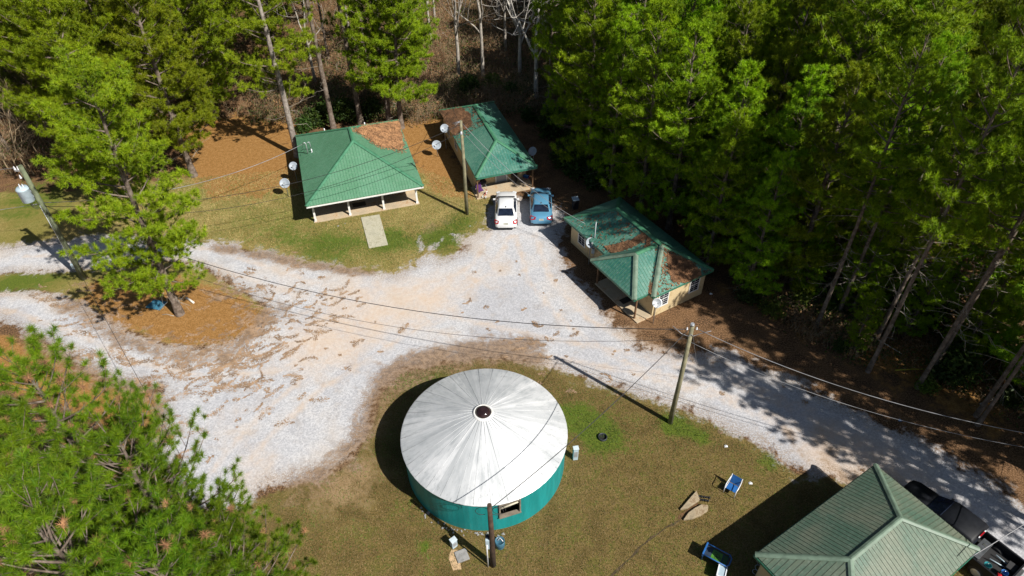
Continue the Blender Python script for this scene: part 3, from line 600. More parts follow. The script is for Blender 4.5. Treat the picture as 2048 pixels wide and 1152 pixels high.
for x, y, s, i in [(1125, 330, 1.1, 0), (1150, 350, 1.1, 0), (1190, 372, 1.0, 0), (1150, 300, 1.3, 0), (1215, 350, 1.2, 0), (1100, 270, 1.3, 0), (940, 190, 1.1, 0), (985, 175, 1.2, 2), (1020, 190, 1.1, 1), (1060, 240, 1.0, 1)]: put_shrub(i, G(x, y), s, 'leafy shrub in the dark undergrowth behind and beside the middle cabin', 'shrubs round the middle cabin')
for x, y, s, i in [(1545, 630, 1.0, 2), (1600, 610, 1.0, 2), (1650, 630, .8, 2), (1500, 600, .9, 0), (1800, 620, 1.3, 0), (1850, 650, 1.2, 0), (1900, 760, 1.2, 0), (1950, 700, 1.2, 0), (1680, 700, .6, 1), (2010, 800, 1.0, 1), (1760, 560, 1.1, 1), (1850, 780, .8, 2), (1980, 640, 1.2, 0), (2030, 720, 1.1, 2)]: put_shrub(i, G(x, y), s, 'leafy shrub along the sunny edge of the right wood', 'shrubs at the edge of the right wood')
# dry undergrowth: stems and leaf flecks nobody could count
def undergrowth(name, areas, nst, nlf, seed, label):
    rg = np.random.default_rng(seed); nb = NB(); P = []
    tot = sum(a[2] for a in areas)
    for poly, hh, wgt in areas:
        xs = [p[0] for p in poly]; ys = [p[1] for p in poly]; k = 0; need = int(nst * wgt / tot)
        while k < need:
            p = (rg.uniform(min(xs), max(xs)), rg.uniform(min(ys), max(ys)))
            if not inside(p, poly): continue
            k += 1; P.append(p); a = rg.uniform(0, 6.28); h = hh * rg.uniform(.3, 1.15); o = rg.uniform(.1, .8) * h; t = np.linspace(0, 1, 4)
            pts = np.stack([p[0] + math.cos(a) * o * t ** 1.6, p[1] + math.sin(a) * o * t ** 1.6, h * t - .25 * h * t ** 3], 1) + rg.normal(0, .03, (4, 3)) * t[:, None]
            nb.tube(pts, rg.uniform(.008, .02) * (1 - .7 * t), 3, 0)
            q = pts[2]; nb.tube([q, q + rg.normal(0, .25, 3) * h + np.array([0, 0, .15 * h])], [.008, .004], 3, 0)
    P = np.array(P); c = P[rg.integers(0, len(P), nlf)] + rg.normal(0, .5, (nlf, 2)); c = np.concatenate([c, rg.random((nlf, 1)) ** 2 * 1.0 + .02], 1)
    d = rg.normal(size=(nlf, 3)); d /= np.linalg.norm(d, axis=1)[:, None]; s = np.cross(d, rg.normal(size=(nlf, 3))); s /= np.linalg.norm(s, axis=1)[:, None]; L = rg.uniform(.05, .12, (nlf, 1))
    v = np.stack([c - d * L, c + s * L * .5, c + d * L, c - s * L * .5], 1).reshape(-1, 3); tv = np.concatenate(nb.v); n0 = len(tv)
    q = np.concatenate([np.concatenate(nb.q), np.arange(nlf * 4).reshape(-1, 4) + n0]); mi = np.concatenate([np.concatenate(nb.mi), 1 + (np.sin(c[:, 0] * .9) + np.sin(c[:, 1] * 1.1 + 1) + rg.normal(0, 1.0, nlf) > .3).astype(np.int32) + (rg.random(nlf) < .12)])
    me = raw_mesh(name, np.concatenate([tv, v]), [q], [M_BRUSH, M_DRYLEAF, M_LEAF, M_LEAF_Y], False, mi)
    return tag(link(name, me), label, 'undergrowth', kind='stuff')
undergrowth('undergrowth', [([(17, 36), (19.3, 31.5), (22, 29.5), (28, 33), (24, 40), (18.5, 41)], 1.1, 3), ([(19.5, 34), (24, 29), (30, 24), (36, 30), (30, 40), (21, 40)], .8, 2), ([(14, 46), (20, 38), (40, 38), (60, 70), (10, 70), (8, 54)], .8, 3),
    (mid_wood, 1.5, 9), ([(-26, 70), (-26, 62), (-8, 62.5), (-6, 70)], 1.2, 3), ([(-10, 61), (-8, 72), (12, 72), (7.5, 58), (5.0, 60), (4.2, 63.5), (-6, 63.2)], 1.6, 4), ([(-60, 75), (-60, 54), (-43, 53), (-40, 57), (-26, 64), (-26, 75)], 1.5, 3.5), ([(-26, 90), (-60, 90), (-60, 70), (-26, 70)], 1.3, 1.5)], 27000, 150000, 5,
    'tangled dry brush and fallen leaves under the trees round the clearing')

# crescents of washed pine straw and debris lying on the gravel
def drifts(name, spots, seed, label, m, dens=90):
    rg = np.random.default_rng(seed); V = []
    for (x, y), n, sp, ang0, ln_ in spots:
        for i in range(int(n * .72)):
            c = np.array([x, y]) + rg.normal(0, sp * .9, 2); L = ln_ * rg.choice([.25, .4, .7, 1.1, 1.7]) * rg.uniform(.7, 1.3); w_ = rg.uniform(.05, .15) * (1 + L * .35); a = R(ang0 + rg.normal(0, 24)); k = rg.uniform(-1.3, 1.3) / max(L, .6)
            q = max(8, int(L * dens * rg.uniform(.6, 1.3))); t = rg.uniform(-.5, .5, q); tt = t * L; hd = np.array([math.cos(a), math.sin(a)]); sd_ = np.array([-hd[1], hd[0]])
            off = k * tt ** 2 + rg.normal(0, 1, q) * w_ * (1 - (2 * t) ** 2) ** .5 * .75
            p = c + hd * tt[:, None] + sd_ * off[:, None]; fa = a + rg.normal(0, .6, q); l_ = rg.uniform(.03, .09, q); ww = rg.uniform(.012, .032, q); z = rg.uniform(.012, .04, q)
            d = np.stack([np.cos(fa) * l_, np.sin(fa) * l_, rg.normal(0, .008, q)], 1); s_ = np.stack([-np.sin(fa) * ww, np.cos(fa) * ww, 0 * fa], 1); P3 = np.concatenate([p, z[:, None]], 1)
            V.append(np.stack([P3 - d, P3 + s_, P3 + d, P3 - s_], 1).reshape(-1, 3))
    V = np.concatenate(V); return tag(link(name, raw_mesh(name, V, [np.arange(len(V)).reshape(-1, 4)], m)), label, 'pine straw', kind='stuff')
M_STRAW3 = mat('washed_straw', (.33, .215, .13), .95, var=.4, scale=1.4)
drifts('straw_drifts', [(P2(560, 640), 70, 1.9, 28, 1.0), (P2(480, 590), 34, 1.2, 10, .9), (P2(520, 700), 55, 1.6, 32, 1.1), (P2(430, 740), 50, 1.6, 25, 1.3), (P2(340, 740), 36, 1.4, 5, 1.3), (P2(260, 700), 26, 1.3, -15, 1.3), (P2(440, 820), 30, 1.7, 40, .8), (P2(640, 610), 26, 1.6, 30, .8),
    (P2(560, 780), 26, 2.0, 30, .7), (P2(700, 690), 16, 2.0, 15, .7), (P2(390, 880), 14, 1.3, 60, .7), (P2(150, 670), 20, 1.6, -20, 1.1), (P2(1120, 700), 22, 1.6, -8, .55), (P2(1010, 690), 14, 1.3, 0, .5), (P2(1220, 720), 12, 1.6, -20, .5), (P2(880, 660), 8, 2.2, 10, .5), (P2(600, 545), 14, 1.6, -8, .7), (P2(1500, 800), 8, 2.0, -30, .5), (P2(1040, 540), 12, 2.2, 0, .3)],
    401, 'crescents of brown washed straw lying on the pale gravel yard', M_STRAW3)
drifts('straw_scatter', [(P2(500, 650), 60, 1.3, 60, .7), (P2(380, 700), 60, 1.4, 10, .7), (P2(220, 640), 50, 1.4, -20, .7), (P2(130, 590), 30, 1.4, 0, .7), (P2(460, 570), 30, 1.0, 0, .6), (P2(300, 790), 40, 1.2, 0, .7)], 402, 'loose straw thinning out round the straw island', M_STRAW3, 60)

# ------------------------------------------------------------------ cabins
class Frame:
    "local plan frame: a along d1, b along d2 (perpendicular)"
    def __init__(s, O, ang): s.O = O; s.ang = ang
def V3(*a): return Vector(a)
def ribs(mb, poly, eave, step=.24, w=.03, h=.018):
    "raised seams running up the slope, clipped to the roof face"
    pl = [Vector(p) for p in poly]; e = Vector(eave).normalized(); nrm = (pl[1] - pl[0]).cross(pl[-1] - pl[0]).normalized()
    if nrm.z < 0: nrm = -nrm
    up = nrm.cross(e).normalized(); up = up if up.z > 0 else -up
    q = [((p - pl[0]).dot(e), (p - pl[0]).dot(up)) for p in pl]; lo = min(a for a, b in q); hi = max(a for a, b in q); x = lo + step * .5
    while x < hi:
        ys = []
        for i in range(len(q)):
            a, b = q[i], q[(i + 1) % len(q)]
            if (a[0] - x) * (b[0] - x) < 0: ys.append(a[1] + (b[1] - a[1]) * (x - a[0]) / (b[0] - a[0]))
        if len(ys) >= 2 and max(ys) - min(ys) > .12:
            A = pl[0] + e * x + up * (min(ys) - .01); B = pl[0] + e * x + up * (max(ys) - .05)
            vs = [A - e * w / 2 - nrm * .004, A + e * w / 2 - nrm * .004, A + e * w * .3 + nrm * h, A - e * w * .3 + nrm * h]; vs += [v + (B - A) for v in vs]
            mb.add(vs, [(3, 2, 6, 7), (2, 1, 5, 6), (0, 3, 7, 4), (0, 1, 2, 3), (4, 7, 6, 5)])
        x += step
def cap(root, A, B, mt, w=.34):
    A, B = Vector(A), Vector(B); d = (B - A).normalized(); s = d.cross(Vector((0, 0, 1))).normalized(); u = s.cross(d)
    mb = MB(); pr_ = [(-w / 2, -.02), (-w / 2, .02), (-w * .12, .075), (w * .12, .075), (w / 2, .02), (w / 2, -.02)]
    vs = [A + s * x + u * z for x, z in pr_] + [B + s * x + u * z for x, z in pr_]; n = 6
    mb.add(vs, [(i, (i + 1) % n, n + (i + 1) % n, n + i) for i in range(n)] + [list(range(n))[::-1], list(range(n, 2 * n))]); return mb.build('ridge_cap', mt, root)
def hip_faces(L, Wd, ze, zr, ra, rb_, ov=0):
    "hip roof over a in 0..L, b in 0..Wd; ridge from a=ra to a=rb_"
    c = Wd / 2; A, B, C_, D = (0, 0, ze), (L, 0, ze), (L, Wd, ze), (0, Wd, ze); E1, E2 = (ra, c, zr), (rb_, c, zr)
    return [([A, B, E2, E1], (1, 0, 0)), ([B, C_, E2], (0, 1, 0)), ([C_, D, E1, E2], (1, 0, 0)), ([D, A, E1], (0, 1, 0))], [(A, E1), (B, E2), (C_, E2), (D, E1), (E1, E2)]
H3R = [None]
def add_roof(root, faces, hips, mt, ribm, capm, trim, eaves, step=.24, capw=.34):
    mb = MB(); rbm = MB()
    for f, e in faces:
        pl = [Vector(p) for p in f]; nr = (pl[1] - pl[0]).cross(pl[-1] - pl[0]); 
        if nr.z < 0: pl = pl[::-1]
        mb.add(pl, [list(range(len(pl)))]); mb.add([p - Vector((0, 0, .06)) for p in pl], [list(range(len(pl)))[::-1]]); ribs(rbm, f, e, step)
    for a, b in eaves:      # rim of the metal sheet
        a, b = Vector(a), Vector(b); dz = Vector((0, 0, .06)); mb.add([a, b, b - dz, a - dz], [(0, 1, 2, 3)])
    n1 = len(mb.f); mb.add(rbm.v, rbm.f); rf = mb.build('roof', mt, root); rf.data.materials.append(ribm)
    rf.data.polygons.foreach_set('material_index', [0] * n1 + [1] * (len(mb.f) - n1))
    for k, (a, b) in enumerate(hips): cap(rf, a, b, capm if (capm is not M_CAP3 or root is not H3R[0] or k in (1, 5, 6)) else M_CAP1, capw)
    tb = MB()
    for a, b in eaves:
        a, b = Vector(a), Vector(b); d = (b - a).normalized(); nn = Vector((d.y, -d.x, 0)); ctr = Vector((0, 0, 0))
        p = [a - nn * .02, b - nn * .02]; vs = []
        for q in p: vs += [q + Vector((0, 0, -.065)), q + Vector((0, 0, -.22)), q - nn * .03 + Vector((0, 0, -.22)), q - nn * .03 + Vector((0, 0, -.065))]
        tb.add(vs, [(0, 1, 5, 4), (1, 2, 6, 5), (2, 3, 7, 6), (3, 0, 4, 7), (0, 3, 2, 1), (4, 5, 6, 7)])
    tb.build('fascia', trim, root)
    return rf
def soffit(root, L0, L1, W0, W1, z, mt):
    mb = MB(); mb.box(((L0 + L1) / 2, (W0 + W1) / 2, z), (L1 - L0, W1 - W0, .03)); return mb.build('soffit', mt, root)
def window(root, c, wdt, hgt, ang, grid=(2, 3), sash=True):
    "window in a wall; ang turns its outward normal from -b; c is its centre"
    fr = MB(); t = .05
    for z in (-hgt / 2, hgt / 2): fr.box((0, 0, z), (wdt + t * 2, .05, t * 1.6))
    for x in (-wdt / 2, wdt / 2): fr.box((x, 0, 0), (t * 1.6, .046, hgt))
    if sash: fr.box((0, .004, 0), (wdt - .04, .03, .05))
    for i in range(1, grid[0]): fr.box((-wdt / 2 + wdt * i / grid[0], .009, 0), (.025, .02, hgt - .08))
    for j in range(1, grid[1] * 2):
        if j != grid[1]: fr.box((0, .011, -hgt / 2 + hgt * j / (grid[1] * 2)), (wdt - .08, .018, .022))
    f = fr.build('window', M_WFRAME, root, c, ang); p = MB(); p.box((0, .016, 0), (wdt - .06, .02, hgt - .06)); p.build('pane', M_GLASS, f); return f
def door(root, c, ang, mt=None, w_=.9, h_=2.0):
    d = MB(); d.box((0, 0, h_ / 2), (w_, .05, h_))
    for z in (.45, 1.1, 1.65): 
        for x in (-.2, .2): d.box((x, -.028, z), (.27, .012, .36))
    o = d.build('door', mt or M_DOOR, root, c, ang)
    k = MB(); k.lathe([(0, -.03), (.03, -.02), (.035, 0), (.02, .03), (.012, .05)], (w_ / 2 - .09, -.07, 1.0), 8, Matrix.Rotation(R(90), 3, 'X')); k.build('door_handle', M_CHROME, o)
    f = MB()
    for x in (-w_ / 2 - .05, w_ / 2 + .05): f.box((x, -.01, h_ / 2), (.1, .07, h_ + .1))
    f.box((0, -.01, h_ + .05), (w_, .069, .1)); f.build('door_frame', M_WFRAME, o); return o
def siding_wall(mb, a, b, z0, z1, th=.14):
    a, b = Vector(a), Vector(b); d = b - a; mb.box(((a.x + b.x) / 2, (a.y + b.y) / 2, (z0 + z1) / 2), (d.length, th, z1 - z0), rz=math.atan2(d.y, d.x))
def straw_patch(label, corners, dens, seed, mt=None, group=None, thr=.0):
    "loose needles lying on a roof face; corners: 3-4 world points of the face; dens(u,v)->0..1"
    rg = np.random.default_rng(seed); c = [np.array(p, float) for p in corners]; V = []
    n = 9000; u = rg.random(n); v = rg.random(n); keep = np.array([rg.random() < dens(a, b) for a, b in zip(u, v)]); u, v = u[keep], v[keep]
    p = (c[0][None] * ((1 - u) * (1 - v))[:, None] + c[1] * (u * (1 - v))[:, None] + c[2] * (u * v)[:, None] + c[3] * ((1 - u) * v)[:, None])
    nr = np.cross(c[1] - c[0], c[3] - c[0]); nr /= np.linalg.norm(nr); nr *= np.sign(nr[2]); e = unit(c[1] - c[0]); f = np.cross(nr, e)
    a = rg.uniform(0, 6.28, len(p)); d = e * np.cos(a)[:, None] + f * np.sin(a)[:, None]; s = e * -np.sin(a)[:, None] + f * np.cos(a)[:, None]; L = rg.uniform(.06, .16, (len(p), 1)); wd = rg.uniform(.012, .03, (len(p), 1)) * 1.6
    p = p + nr * rg.uniform(.035, .07, (len(p), 1)); tl = nr * rg.normal(0, .25, (len(p), 1)); d = d + tl
    V = np.stack([p - d * L, p + s * wd, p + d * L, p - s * wd], 1).reshape(-1, 3)
    me = raw_mesh('straw_litter', V, [np.arange(len(V)).reshape(-1, 4)], mt or M_STRAW); return tag(link('straw_litter', me), label, 'pine straw', kind='stuff')
import hashlib
def fbm(u, v, s):
    t = 0; a = 1; tot = 0
    for o in range(4):
        f = 2 ** o; x, y = u * f + s, v * f - s; i, j = math.floor(x), math.floor(y); fx_, fy_ = x - i, y - j
        def h(i, j): k = math.sin(i * 127.1 + j * 311.7 + s * 17.3) * 43758.5453; return k - math.floor(k)
        sx, sy = fx_ * fx_ * (3 - 2 * fx_), fy_ * fy_ * (3 - 2 * fy_)
        t += a * ((h(i, j) * (1 - sx) + h(i + 1, j) * sx) * (1 - sy) + (h(i, j + 1) * (1 - sx) + h(i + 1, j + 1) * sx) * sy); tot += a; a *= .55
    return t / tot
def tow(root_loc, ang, p):
    c, s = math.cos(ang), math.sin(ang); return (root_loc[0] + p[0] * c - p[1] * s, root_loc[1] + p[0] * s + p[1] * c, p[2])
ZE = 2.35
# --- porch house
a0, a1 = np.array(P2(612, 413, ZE)), np.array(P2(848, 375, ZE)); e = a1 - a0; L1 = float(np.hypot(*e)); ang1 = math.atan2(e[1], e[0]) + R(1.5)
O1 = (float(a0[0]), float(a0[1]), 0); D1 = 11.7
h1 = thing('porch_house', 'house with a bright green hip roof, white porch posts and a straw-covered rear corner', 'house', O1, ang1)
fs, hp = hip_faces(L1, D1, ZE, 4.75, 0, 0); A, B, C_, D = (0, 0, ZE), (L1, 0, ZE), (L1, D1, ZE), (0, D1, ZE); E1, E2 = (L1 / 2, 4.7, 4.78), (L1 / 2, D1 - 4.7, 4.78)
add_roof(h1, [([A, B, E1], (1, 0, 0)), ([B, C_, E2, E1], (0, 1, 0)), ([C_, D, E2], (1, 0, 0)), ([D, A, E1, E2], (0, 1, 0))], [(A, E1), (B, E1), (C_, E2), (D, E2), (E1, E2)], M_ROOF1, M_RIB, M_CAP1, M_WHITE, [(A, B), (B, C_), (C_, D), (D, A)], step=.23, capw=.30)
soffit(h1, .05, L1 - .05, .05, D1 - .05, ZE - .24, M_WHITE)
wl = MB(); x0, x1, y0, y1 = .45, L1 - .45, 3.1, D1 - .45
for a, b in [((x0, y0), (x1, y0)), ((x1, y0 + .07), (x1, y1)), ((x1, y1), (x0, y1)), ((x0, y1), (x0, y0 + .07))]: siding_wall(wl, (*a, 0), (*b, 0), 0, ZE - .26)
wl.build('wall', M_WALL, h1)
window(h1, (x0 + 1.5, y0 - .09, 1.35), .9, 1.1, 0); window(h1, (x1 - 1.3, y0 - .09, 1.35), .9, 1.1, 0); door(h1, (L1 * .56, y0 - .1, .12), 0, M_WHITE)
window(h1, (x1 + .09, 5.5, 1.4), .9, 1.1, R(90)); window(h1, (x1 + .09, 9.0, 1.4), .9, 1.1, R(90)); window(h1, (x0 - .09, 6.5, 1.4), .9, 1.1, R(-90))
sl1 = MB(); sl1.prism([(.25, .95), (L1 - .35, .95), (L1 - .35, 3.02), (.25, 3.02)], -.05, .10); sl1.build('porch_slab', M_CONC, h1, bevel=.015)
for i in range(4):
    p = MB(); x = .42 + (L1 - .95) * i / 3; p.box((x, 1.08, .10 + (ZE - .35) / 2), (.15, .15, ZE - .35)); p.box((x, 1.08, .16), (.2, .2, .12)); p.box((x, 1.08, ZE - .36), (.2, .2, .1)); p.build('porch_post', M_WHITE, h1)
b_ = MB(); b_.box((L1 / 2, 1.08, ZE - .29), (L1 - .7, .12, .1)); b_.build('porch_beam', M_WHITE, h1)
mt_ = MB(); mt_.box((0, 0, .012), (1.1, .6, .024)); q = tow(O1, ang1, (L1 * .44, 2.35, .103)); tag(mt_.build('door_mat', M_BLACK, None, q, ang1, bevel=.008), 'dark doormat lying on the porch slab of the porch house', 'doormat')
for x, y in ((2.6, D1 - .9), (6.2, D1 - 1.1), (1.2, 7.2)):
    z = ZE + .5 * min(D1 - y, x, 9) * .98; v_ = MB(); v_.cyl((x, y, z - .1), .045, .42, 8); v_.lathe([(.09, 0), (.05, .09)], (x, y, z - .02), 10); v_.build('vent_pipe', M_PORC, h1)
ramp = W([(722, 436), (759, 430), (776, 490), (738, 497)]); rm = MB(); rm.prism(ramp, -.04, .07); tag(rm.build('path_slab', M_CONC2, bevel=.01), 'pale concrete walkway slab leading from the lawn up to the porch of the porch house', 'path slab')
P_ = [tow(O1, ang1, p) for p in (B, C_, E2, E1)]
def d1(u, v):
    r_ = fbm(u * 3, v * 3, 3.1); e_ = ((u - .80) / .46) ** 2 + ((v - .44) / .48) ** 2; return 1.0 if 1 - e_ + (r_ - .5) * .9 > .18 else (.06 if 1 - e_ + (r_ - .5) > -.1 else 0)
for k in range(3): straw_patch('drift of brown pine straw covering the right rear slope of the porch house roof', P_, d1, 200 + k)
def d1b(u, v): e_ = ((u - .5) / .9) ** 2 + (v / .10) ** 2; return .8 if 1 - e_ + (fbm(u * 8, v * 4, 2) - .5) * 1.2 > .2 else 0
straw_patch('thin line of pine straw along the rear eave of the porch house roof', [tow(O1, ang1, p) for p in (C_, D, E2, E2)], d1b, 210)
# --- middle cabin
ZE2 = 2.3
a0, a1 = np.array(P2(952, 356, ZE2)), np.array(P2(1075, 333, ZE2)); e = a1 - a0; L2 = float(np.hypot(*e)); ang2 = math.atan2(e[1], e[0])
O2 = (float(a0[0]), float(a0[1]), 0); D2 = 12.6; k2 = (L2 / 2)
h2 = thing('middle_cabin', 'narrow cream cabin with a tree-shaded green hip roof behind the two parked cars', 'cabin', O2, ang2)
A, B, C_, D = (0, 0, ZE2), (L2, 0, ZE2), (L2, D2, ZE2), (0, D2, ZE2); E1, E2 = (k2, 2.9, 3.75), (k2, D2 - 2.9, 3.75)
add_roof(h2, [([A, B, E1], (1, 0, 0)), ([B, C_, E2, E1], (0, 1, 0)), ([C_, D, E2], (1, 0, 0)), ([D, A, E1, E2], (0, 1, 0))], [(A, E1), (B, E1), (C_, E2), (D, E2), (E1, E2)], M_ROOF2, M_RIB, M_CAP1, M_TRIM, [(A, B), (B, C_), (C_, D), (D, A)], step=.24, capw=.30)
soffit(h2, .05, L2 - .05, .05, D2 - .05, ZE2 - .24, M_WALL)
wl = MB(); x0, x1, y0, y1 = .3, L2 - .3, 2.2, D2 - .3
for a, b in [((x0, y0), (x1, y0)), ((x1, y0 + .07), (x1, y1)), ((x1, y1), (x0, y1)), ((x0, y1), (x0, y0 + .07))]: siding_wall(wl, (*a, 0), (*b, 0), 0, ZE2 - .26)
wl.build('wall', M_WALL, h2); door(h2, (L2 * .52, y0 - .1, .1), 0)
for y in (4.2, 7.6, 10.4): window(h2, (x0 - .09, y, 1.35), .8, 1.1, R(-90))
window(h2, (x1 + .09, 6, 1.35), .8, 1.1, R(90))
sl2 = MB(); sl2.prism([(.05, .2), (L2 - .15, .2), (L2 - .15, 2.12), (.05, 2.12)], -.05, .10); sl2.build('porch_slab', M_CONC, h2, bevel=.015)
for x in (.18, L2 - .3): p = MB(); p.box((x, .35, .1 + (ZE2 - .34) / 2), (.1, .1, ZE2 - .34)); p.build('porch_post', M_POSTW, h2)
P_ = [tow(O2, ang2, p) for p in (D, A, E1, E2)]
def d2(u, v):
    e_ = ((u - .13) / .33) ** 2 + ((v - .2) / .62) ** 2; return 1.0 if 1 - e_ + (fbm(u * 4, v * 3, 7.7) - .5) * 1.3 > .25 else (.04 if u < .55 else 0)
for k in range(2): straw_patch('brown straw and leaves on the left rear slope of the middle cabin roof', P_, d2, 220 + k, M_STRAW2)
# --- right cabin
ang3 = math.atan2(-.862, .507); O3 = (*P2(1128.6, 436, ZE2), 0)
h3 = thing('right_cabin', 'cream cabin with a straw-strewn green roof and side porch by the right wood', 'cabin', O3, ang3)
H3R[0] = h3; L3, W3 = 10.5, 5.35; ZR3 = 3.85
# frame: x along the long side towards the viewer, y to the east is positive
A, B, C_, D = (0, 0, ZE2), (L3, 0, ZE2), (L3, W3, ZE2), (0, W3, ZE2); E1, E2 = (2.8, W3 / 2, ZR3), (L3 - 2.6, W3 / 2, ZR3)
sl_ = (ZR3 - ZE2) / (W3 / 2); pb = -1.25; pa0, pa1 = 5.15, 10.05; pam = (pa0 + pa1) / 2; zp = ZE2 + sl_ * (pa1 - pa0) / 2; bj = (zp - ZE2) / sl_; ph = .65
PA_, PB_, PT, PJ = (pa0, pb, ZE2 + .004), (pa1, pb, ZE2 + .004), (pam, ph, zp + .004), (pam, bj, zp + .004)
fcs = [([A, B, E2, E1], (1, 0, 0)), ([B, C_, E2], (0, 1, 0)), ([C_, D, E1, E2], (1, 0, 0)), ([D, A, E1], (0, 1, 0)),
       ([PA_, PB_, PT], (1, 0, 0)), ([PB_, (pa1, -.0, ZE2 + .004), PJ, PT], (0, 1, 0)), ([(pa0, 0, ZE2 + .004), PA_, PT, PJ], (0, 1, 0))]
add_roof(h3, fcs, [(A, E1), (B, E2), (C_, E2), (D, E1), (E1, E2), (PA_, PT), (PB_, PT), (PT, PJ)], M_ROOF2, M_RIB, M_CAP3, M_TRIM, [(A, (pa0, 0, ZE2)), ((pa1, 0, ZE2), B), (B, C_), (C_, D), (D, A), (PA_, PB_), (PB_, (pa1, -.0, ZE2)), ((pa0, 0, ZE2), PA_)], capw=.34)
soffit(h3, .05, L3 - .05, .05, W3 - .05, ZE2 - .24, M_WALL); s_ = MB(); s_.box((pam, pb / 2 + .01, ZE2 - .235), (pa1 - pa0 - .1, -pb - .06, .03)); s_.build('porch_ceiling', M_WALL, h3)
wl = MB(); x0, x1, y0, y1 = .35, L3 - .35, .55, W3 - .35
for a, b in [((x0, y0), (x1, y0)), ((x1, y0 + .07), (x1, y1)), ((x1, y1), (x0, y1)), ((x0, y1), (x0, y0 + .07))]: siding_wall(wl, (*a, 0), (*b, 0), 0, ZE2 - .26)
wl.build('wall', M_WALL, h3)
tag(window(h3, (1.75, y0 - .09, 1.35), .85, 1.3, 0), None); window(h3, (6.1, y0 - .09, 1.35), .8, 1.0, 0); door(h3, (7.9, y0 - .1, .1), 0)
window(h3, (x1 + .09, 1.25, 1.35), .85, 1.25, R(90)); window(h3, (x1 + .09, 4.05, 1.35), .85, 1.25, R(90))
sl3 = MB(); sl3.prism([(pa0 + .2, -.85), (pa1 + .15, -.85), (pa1 + .15, .47), (pa0 + .2, .47)], -.05, .09); sl3.build('porch_slab', M_CONC, h3, bevel=.015)
for x in (pa0 + .3, pa1 - .3): p = MB(); p.box((x, -.72, .09 + (ZE2 - .33) / 2), (.1, .1, ZE2 - .33)); p.build('porch_post', M_POSTW, h3)
mt_ = MB(); mt_.box((0, 0, .012), (.5, .8, .024)); tag(mt_.build('door_mat', M_BLACK, None, tow(O3, ang3, (8.0, -.1, .093)), ang3, bevel=.008), 'dark doormat on the porch slab of the right cabin', 'doormat')
T3 = lambda p: tow(O3, ang3, p)
for k in range(2):
    straw_patch('brown straw filling the slopes beside the porch roof of the right cabin', [T3(A), T3(B), T3(E2), T3(E1)], lambda u, v: 1.0 if (abs(u * L3 - (pa0 - .3) + (v * W3 / 2) * -.92) < .42 + .35 * (fbm(u * 6, v * 3, 4) - .3) and v > .12) or (abs(u * L3 - pa1 - .0 + v * 2.2) < .32 + .2 * (fbm(u * 9, v * 5, 1) - .5)) else (.02), 230 + k, M_STRAW2)
    straw_patch('brown straw on the near end slope of the right cabin roof', [T3(B), T3(C_), T3(E2), T3(E2)], lambda u, v: 1.0 if 1 - ((u - .6) / .34) ** 2 - ((v - .36) / .42) ** 2 + (fbm(u * 4, v * 3, 9) - .5) * 1.3 > .2 else .03, 240 + k, M_STRAW2)
# --- near building at the lower right
ZE4 = 2.45; c_l, c_t, c_r = [np.array(P2(*q, ZE4)) for q in ((1510.5, 1109), (1751, 929), (1960.6, 1096))]
e = c_t - c_l; L4 = float(np.hypot(*e)); ang4 = math.atan2(e[1], e[0]); W4 = float(np.hypot(*(c_r - c_t))); O4 = (float(c_l[0]), float(c_l[1]), 0)
h4 = thing('near_cabin', 'cabin with a faded sage-green hip roof at the bottom right corner', 'cabin', O4, ang4)
A, B, C_, D = (0, 0, ZE4), (0, -W4, ZE4), (L4, -W4, ZE4), (L4, 0, ZE4); rz4 = 3.75; E1, E2 = (2.6, -W4 / 2, rz4), (L4 - 2.7, -W4 / 2, rz4)
add_roof(h4, [([A, D, E2, E1], (1, 0, 0)), ([D, C_, E2], (0, 1, 0)), ([C_, B, E1, E2], (1, 0, 0)), ([B, A, E1], (0, 1, 0))], [(A, E1), (B, E1), (C_, E2), (D, E2), (E1, E2)], M_ROOF3, M_RIB3, M_CAP3, M_TRIM, [(B, A), (A, D), (D, C_), (C_, B)][::-1], step=.225, capw=.27)
soffit(h4, .05, L4 - .05, -W4 + .05, -.05, ZE4 - .24, M_WALL)
wl = MB(); x0, x1, y0, y1 = .35, L4 - .35, -W4 + .35, -.35
for a, b in [((x0, y0), (x1, y0)), ((x1, y0 + .07), (x1, y1)), ((x1, y1), (x0, y1)), ((x0, y1), (x0, y0 + .07))]: siding_wall(wl, (*a, 0), (*b, 0), 0, ZE4 - .26)
wl.build('wall', M_WALL, h4); window(h4, (x0 - .09, -W4 / 2, 1.35), .85, 1.2, R(-90)); window(h4, (3, y1 + .09, 1.35), .85, 1.2, R(180)); door(h4, (5.6, y1 + .1, .0), R(180))

# ------------------------------------------------------------------ round tank building
TC = (-1.62, 22.55); TR = 4.44; TZ = 2.5
m, nt, bs = newmat('white_metal_cone'); tc = node(nt, 'ShaderNodeTexCoord').outputs['Object']; sp = node(nt, 'ShaderNodeSeparateXYZ'); nt.links.new(tc, sp.inputs[0])
an = mth(nt, 'ARCTAN2', sp.outputs[1], sp.outputs[0]); rad_ = mth(nt, 'SQRT', mth(nt, 'ADD', mth(nt, 'MULTIPLY', sp.outputs[0], sp.outputs[0]), mth(nt, 'MULTIPLY', sp.outputs[1], sp.outputs[1])))
cb_ = node(nt, 'ShaderNodeCombineXYZ'); nt.links.new(mth(nt, 'MULTIPLY', an, 4.0), cb_.inputs[0]); nt.links.new(mth(nt, 'MULTIPLY', rad_, .35), cb_.inputs[1])
s1 = noise(nt, cb_.outputs[0], 2.2, 5, .7); s2 = noise(nt, tc, .5, 4, .6); cb2 = node(nt, 'ShaderNodeCombineXYZ'); nt.links.new(mth(nt, 'FLOOR', mth(nt, 'MULTIPLY', an, 32 / (2 * math.pi))), cb2.inputs[0])
wnn = node(nt, 'ShaderNodeTexWhiteNoise'); nt.links.new(cb2.outputs[0], wnn.inputs[0])
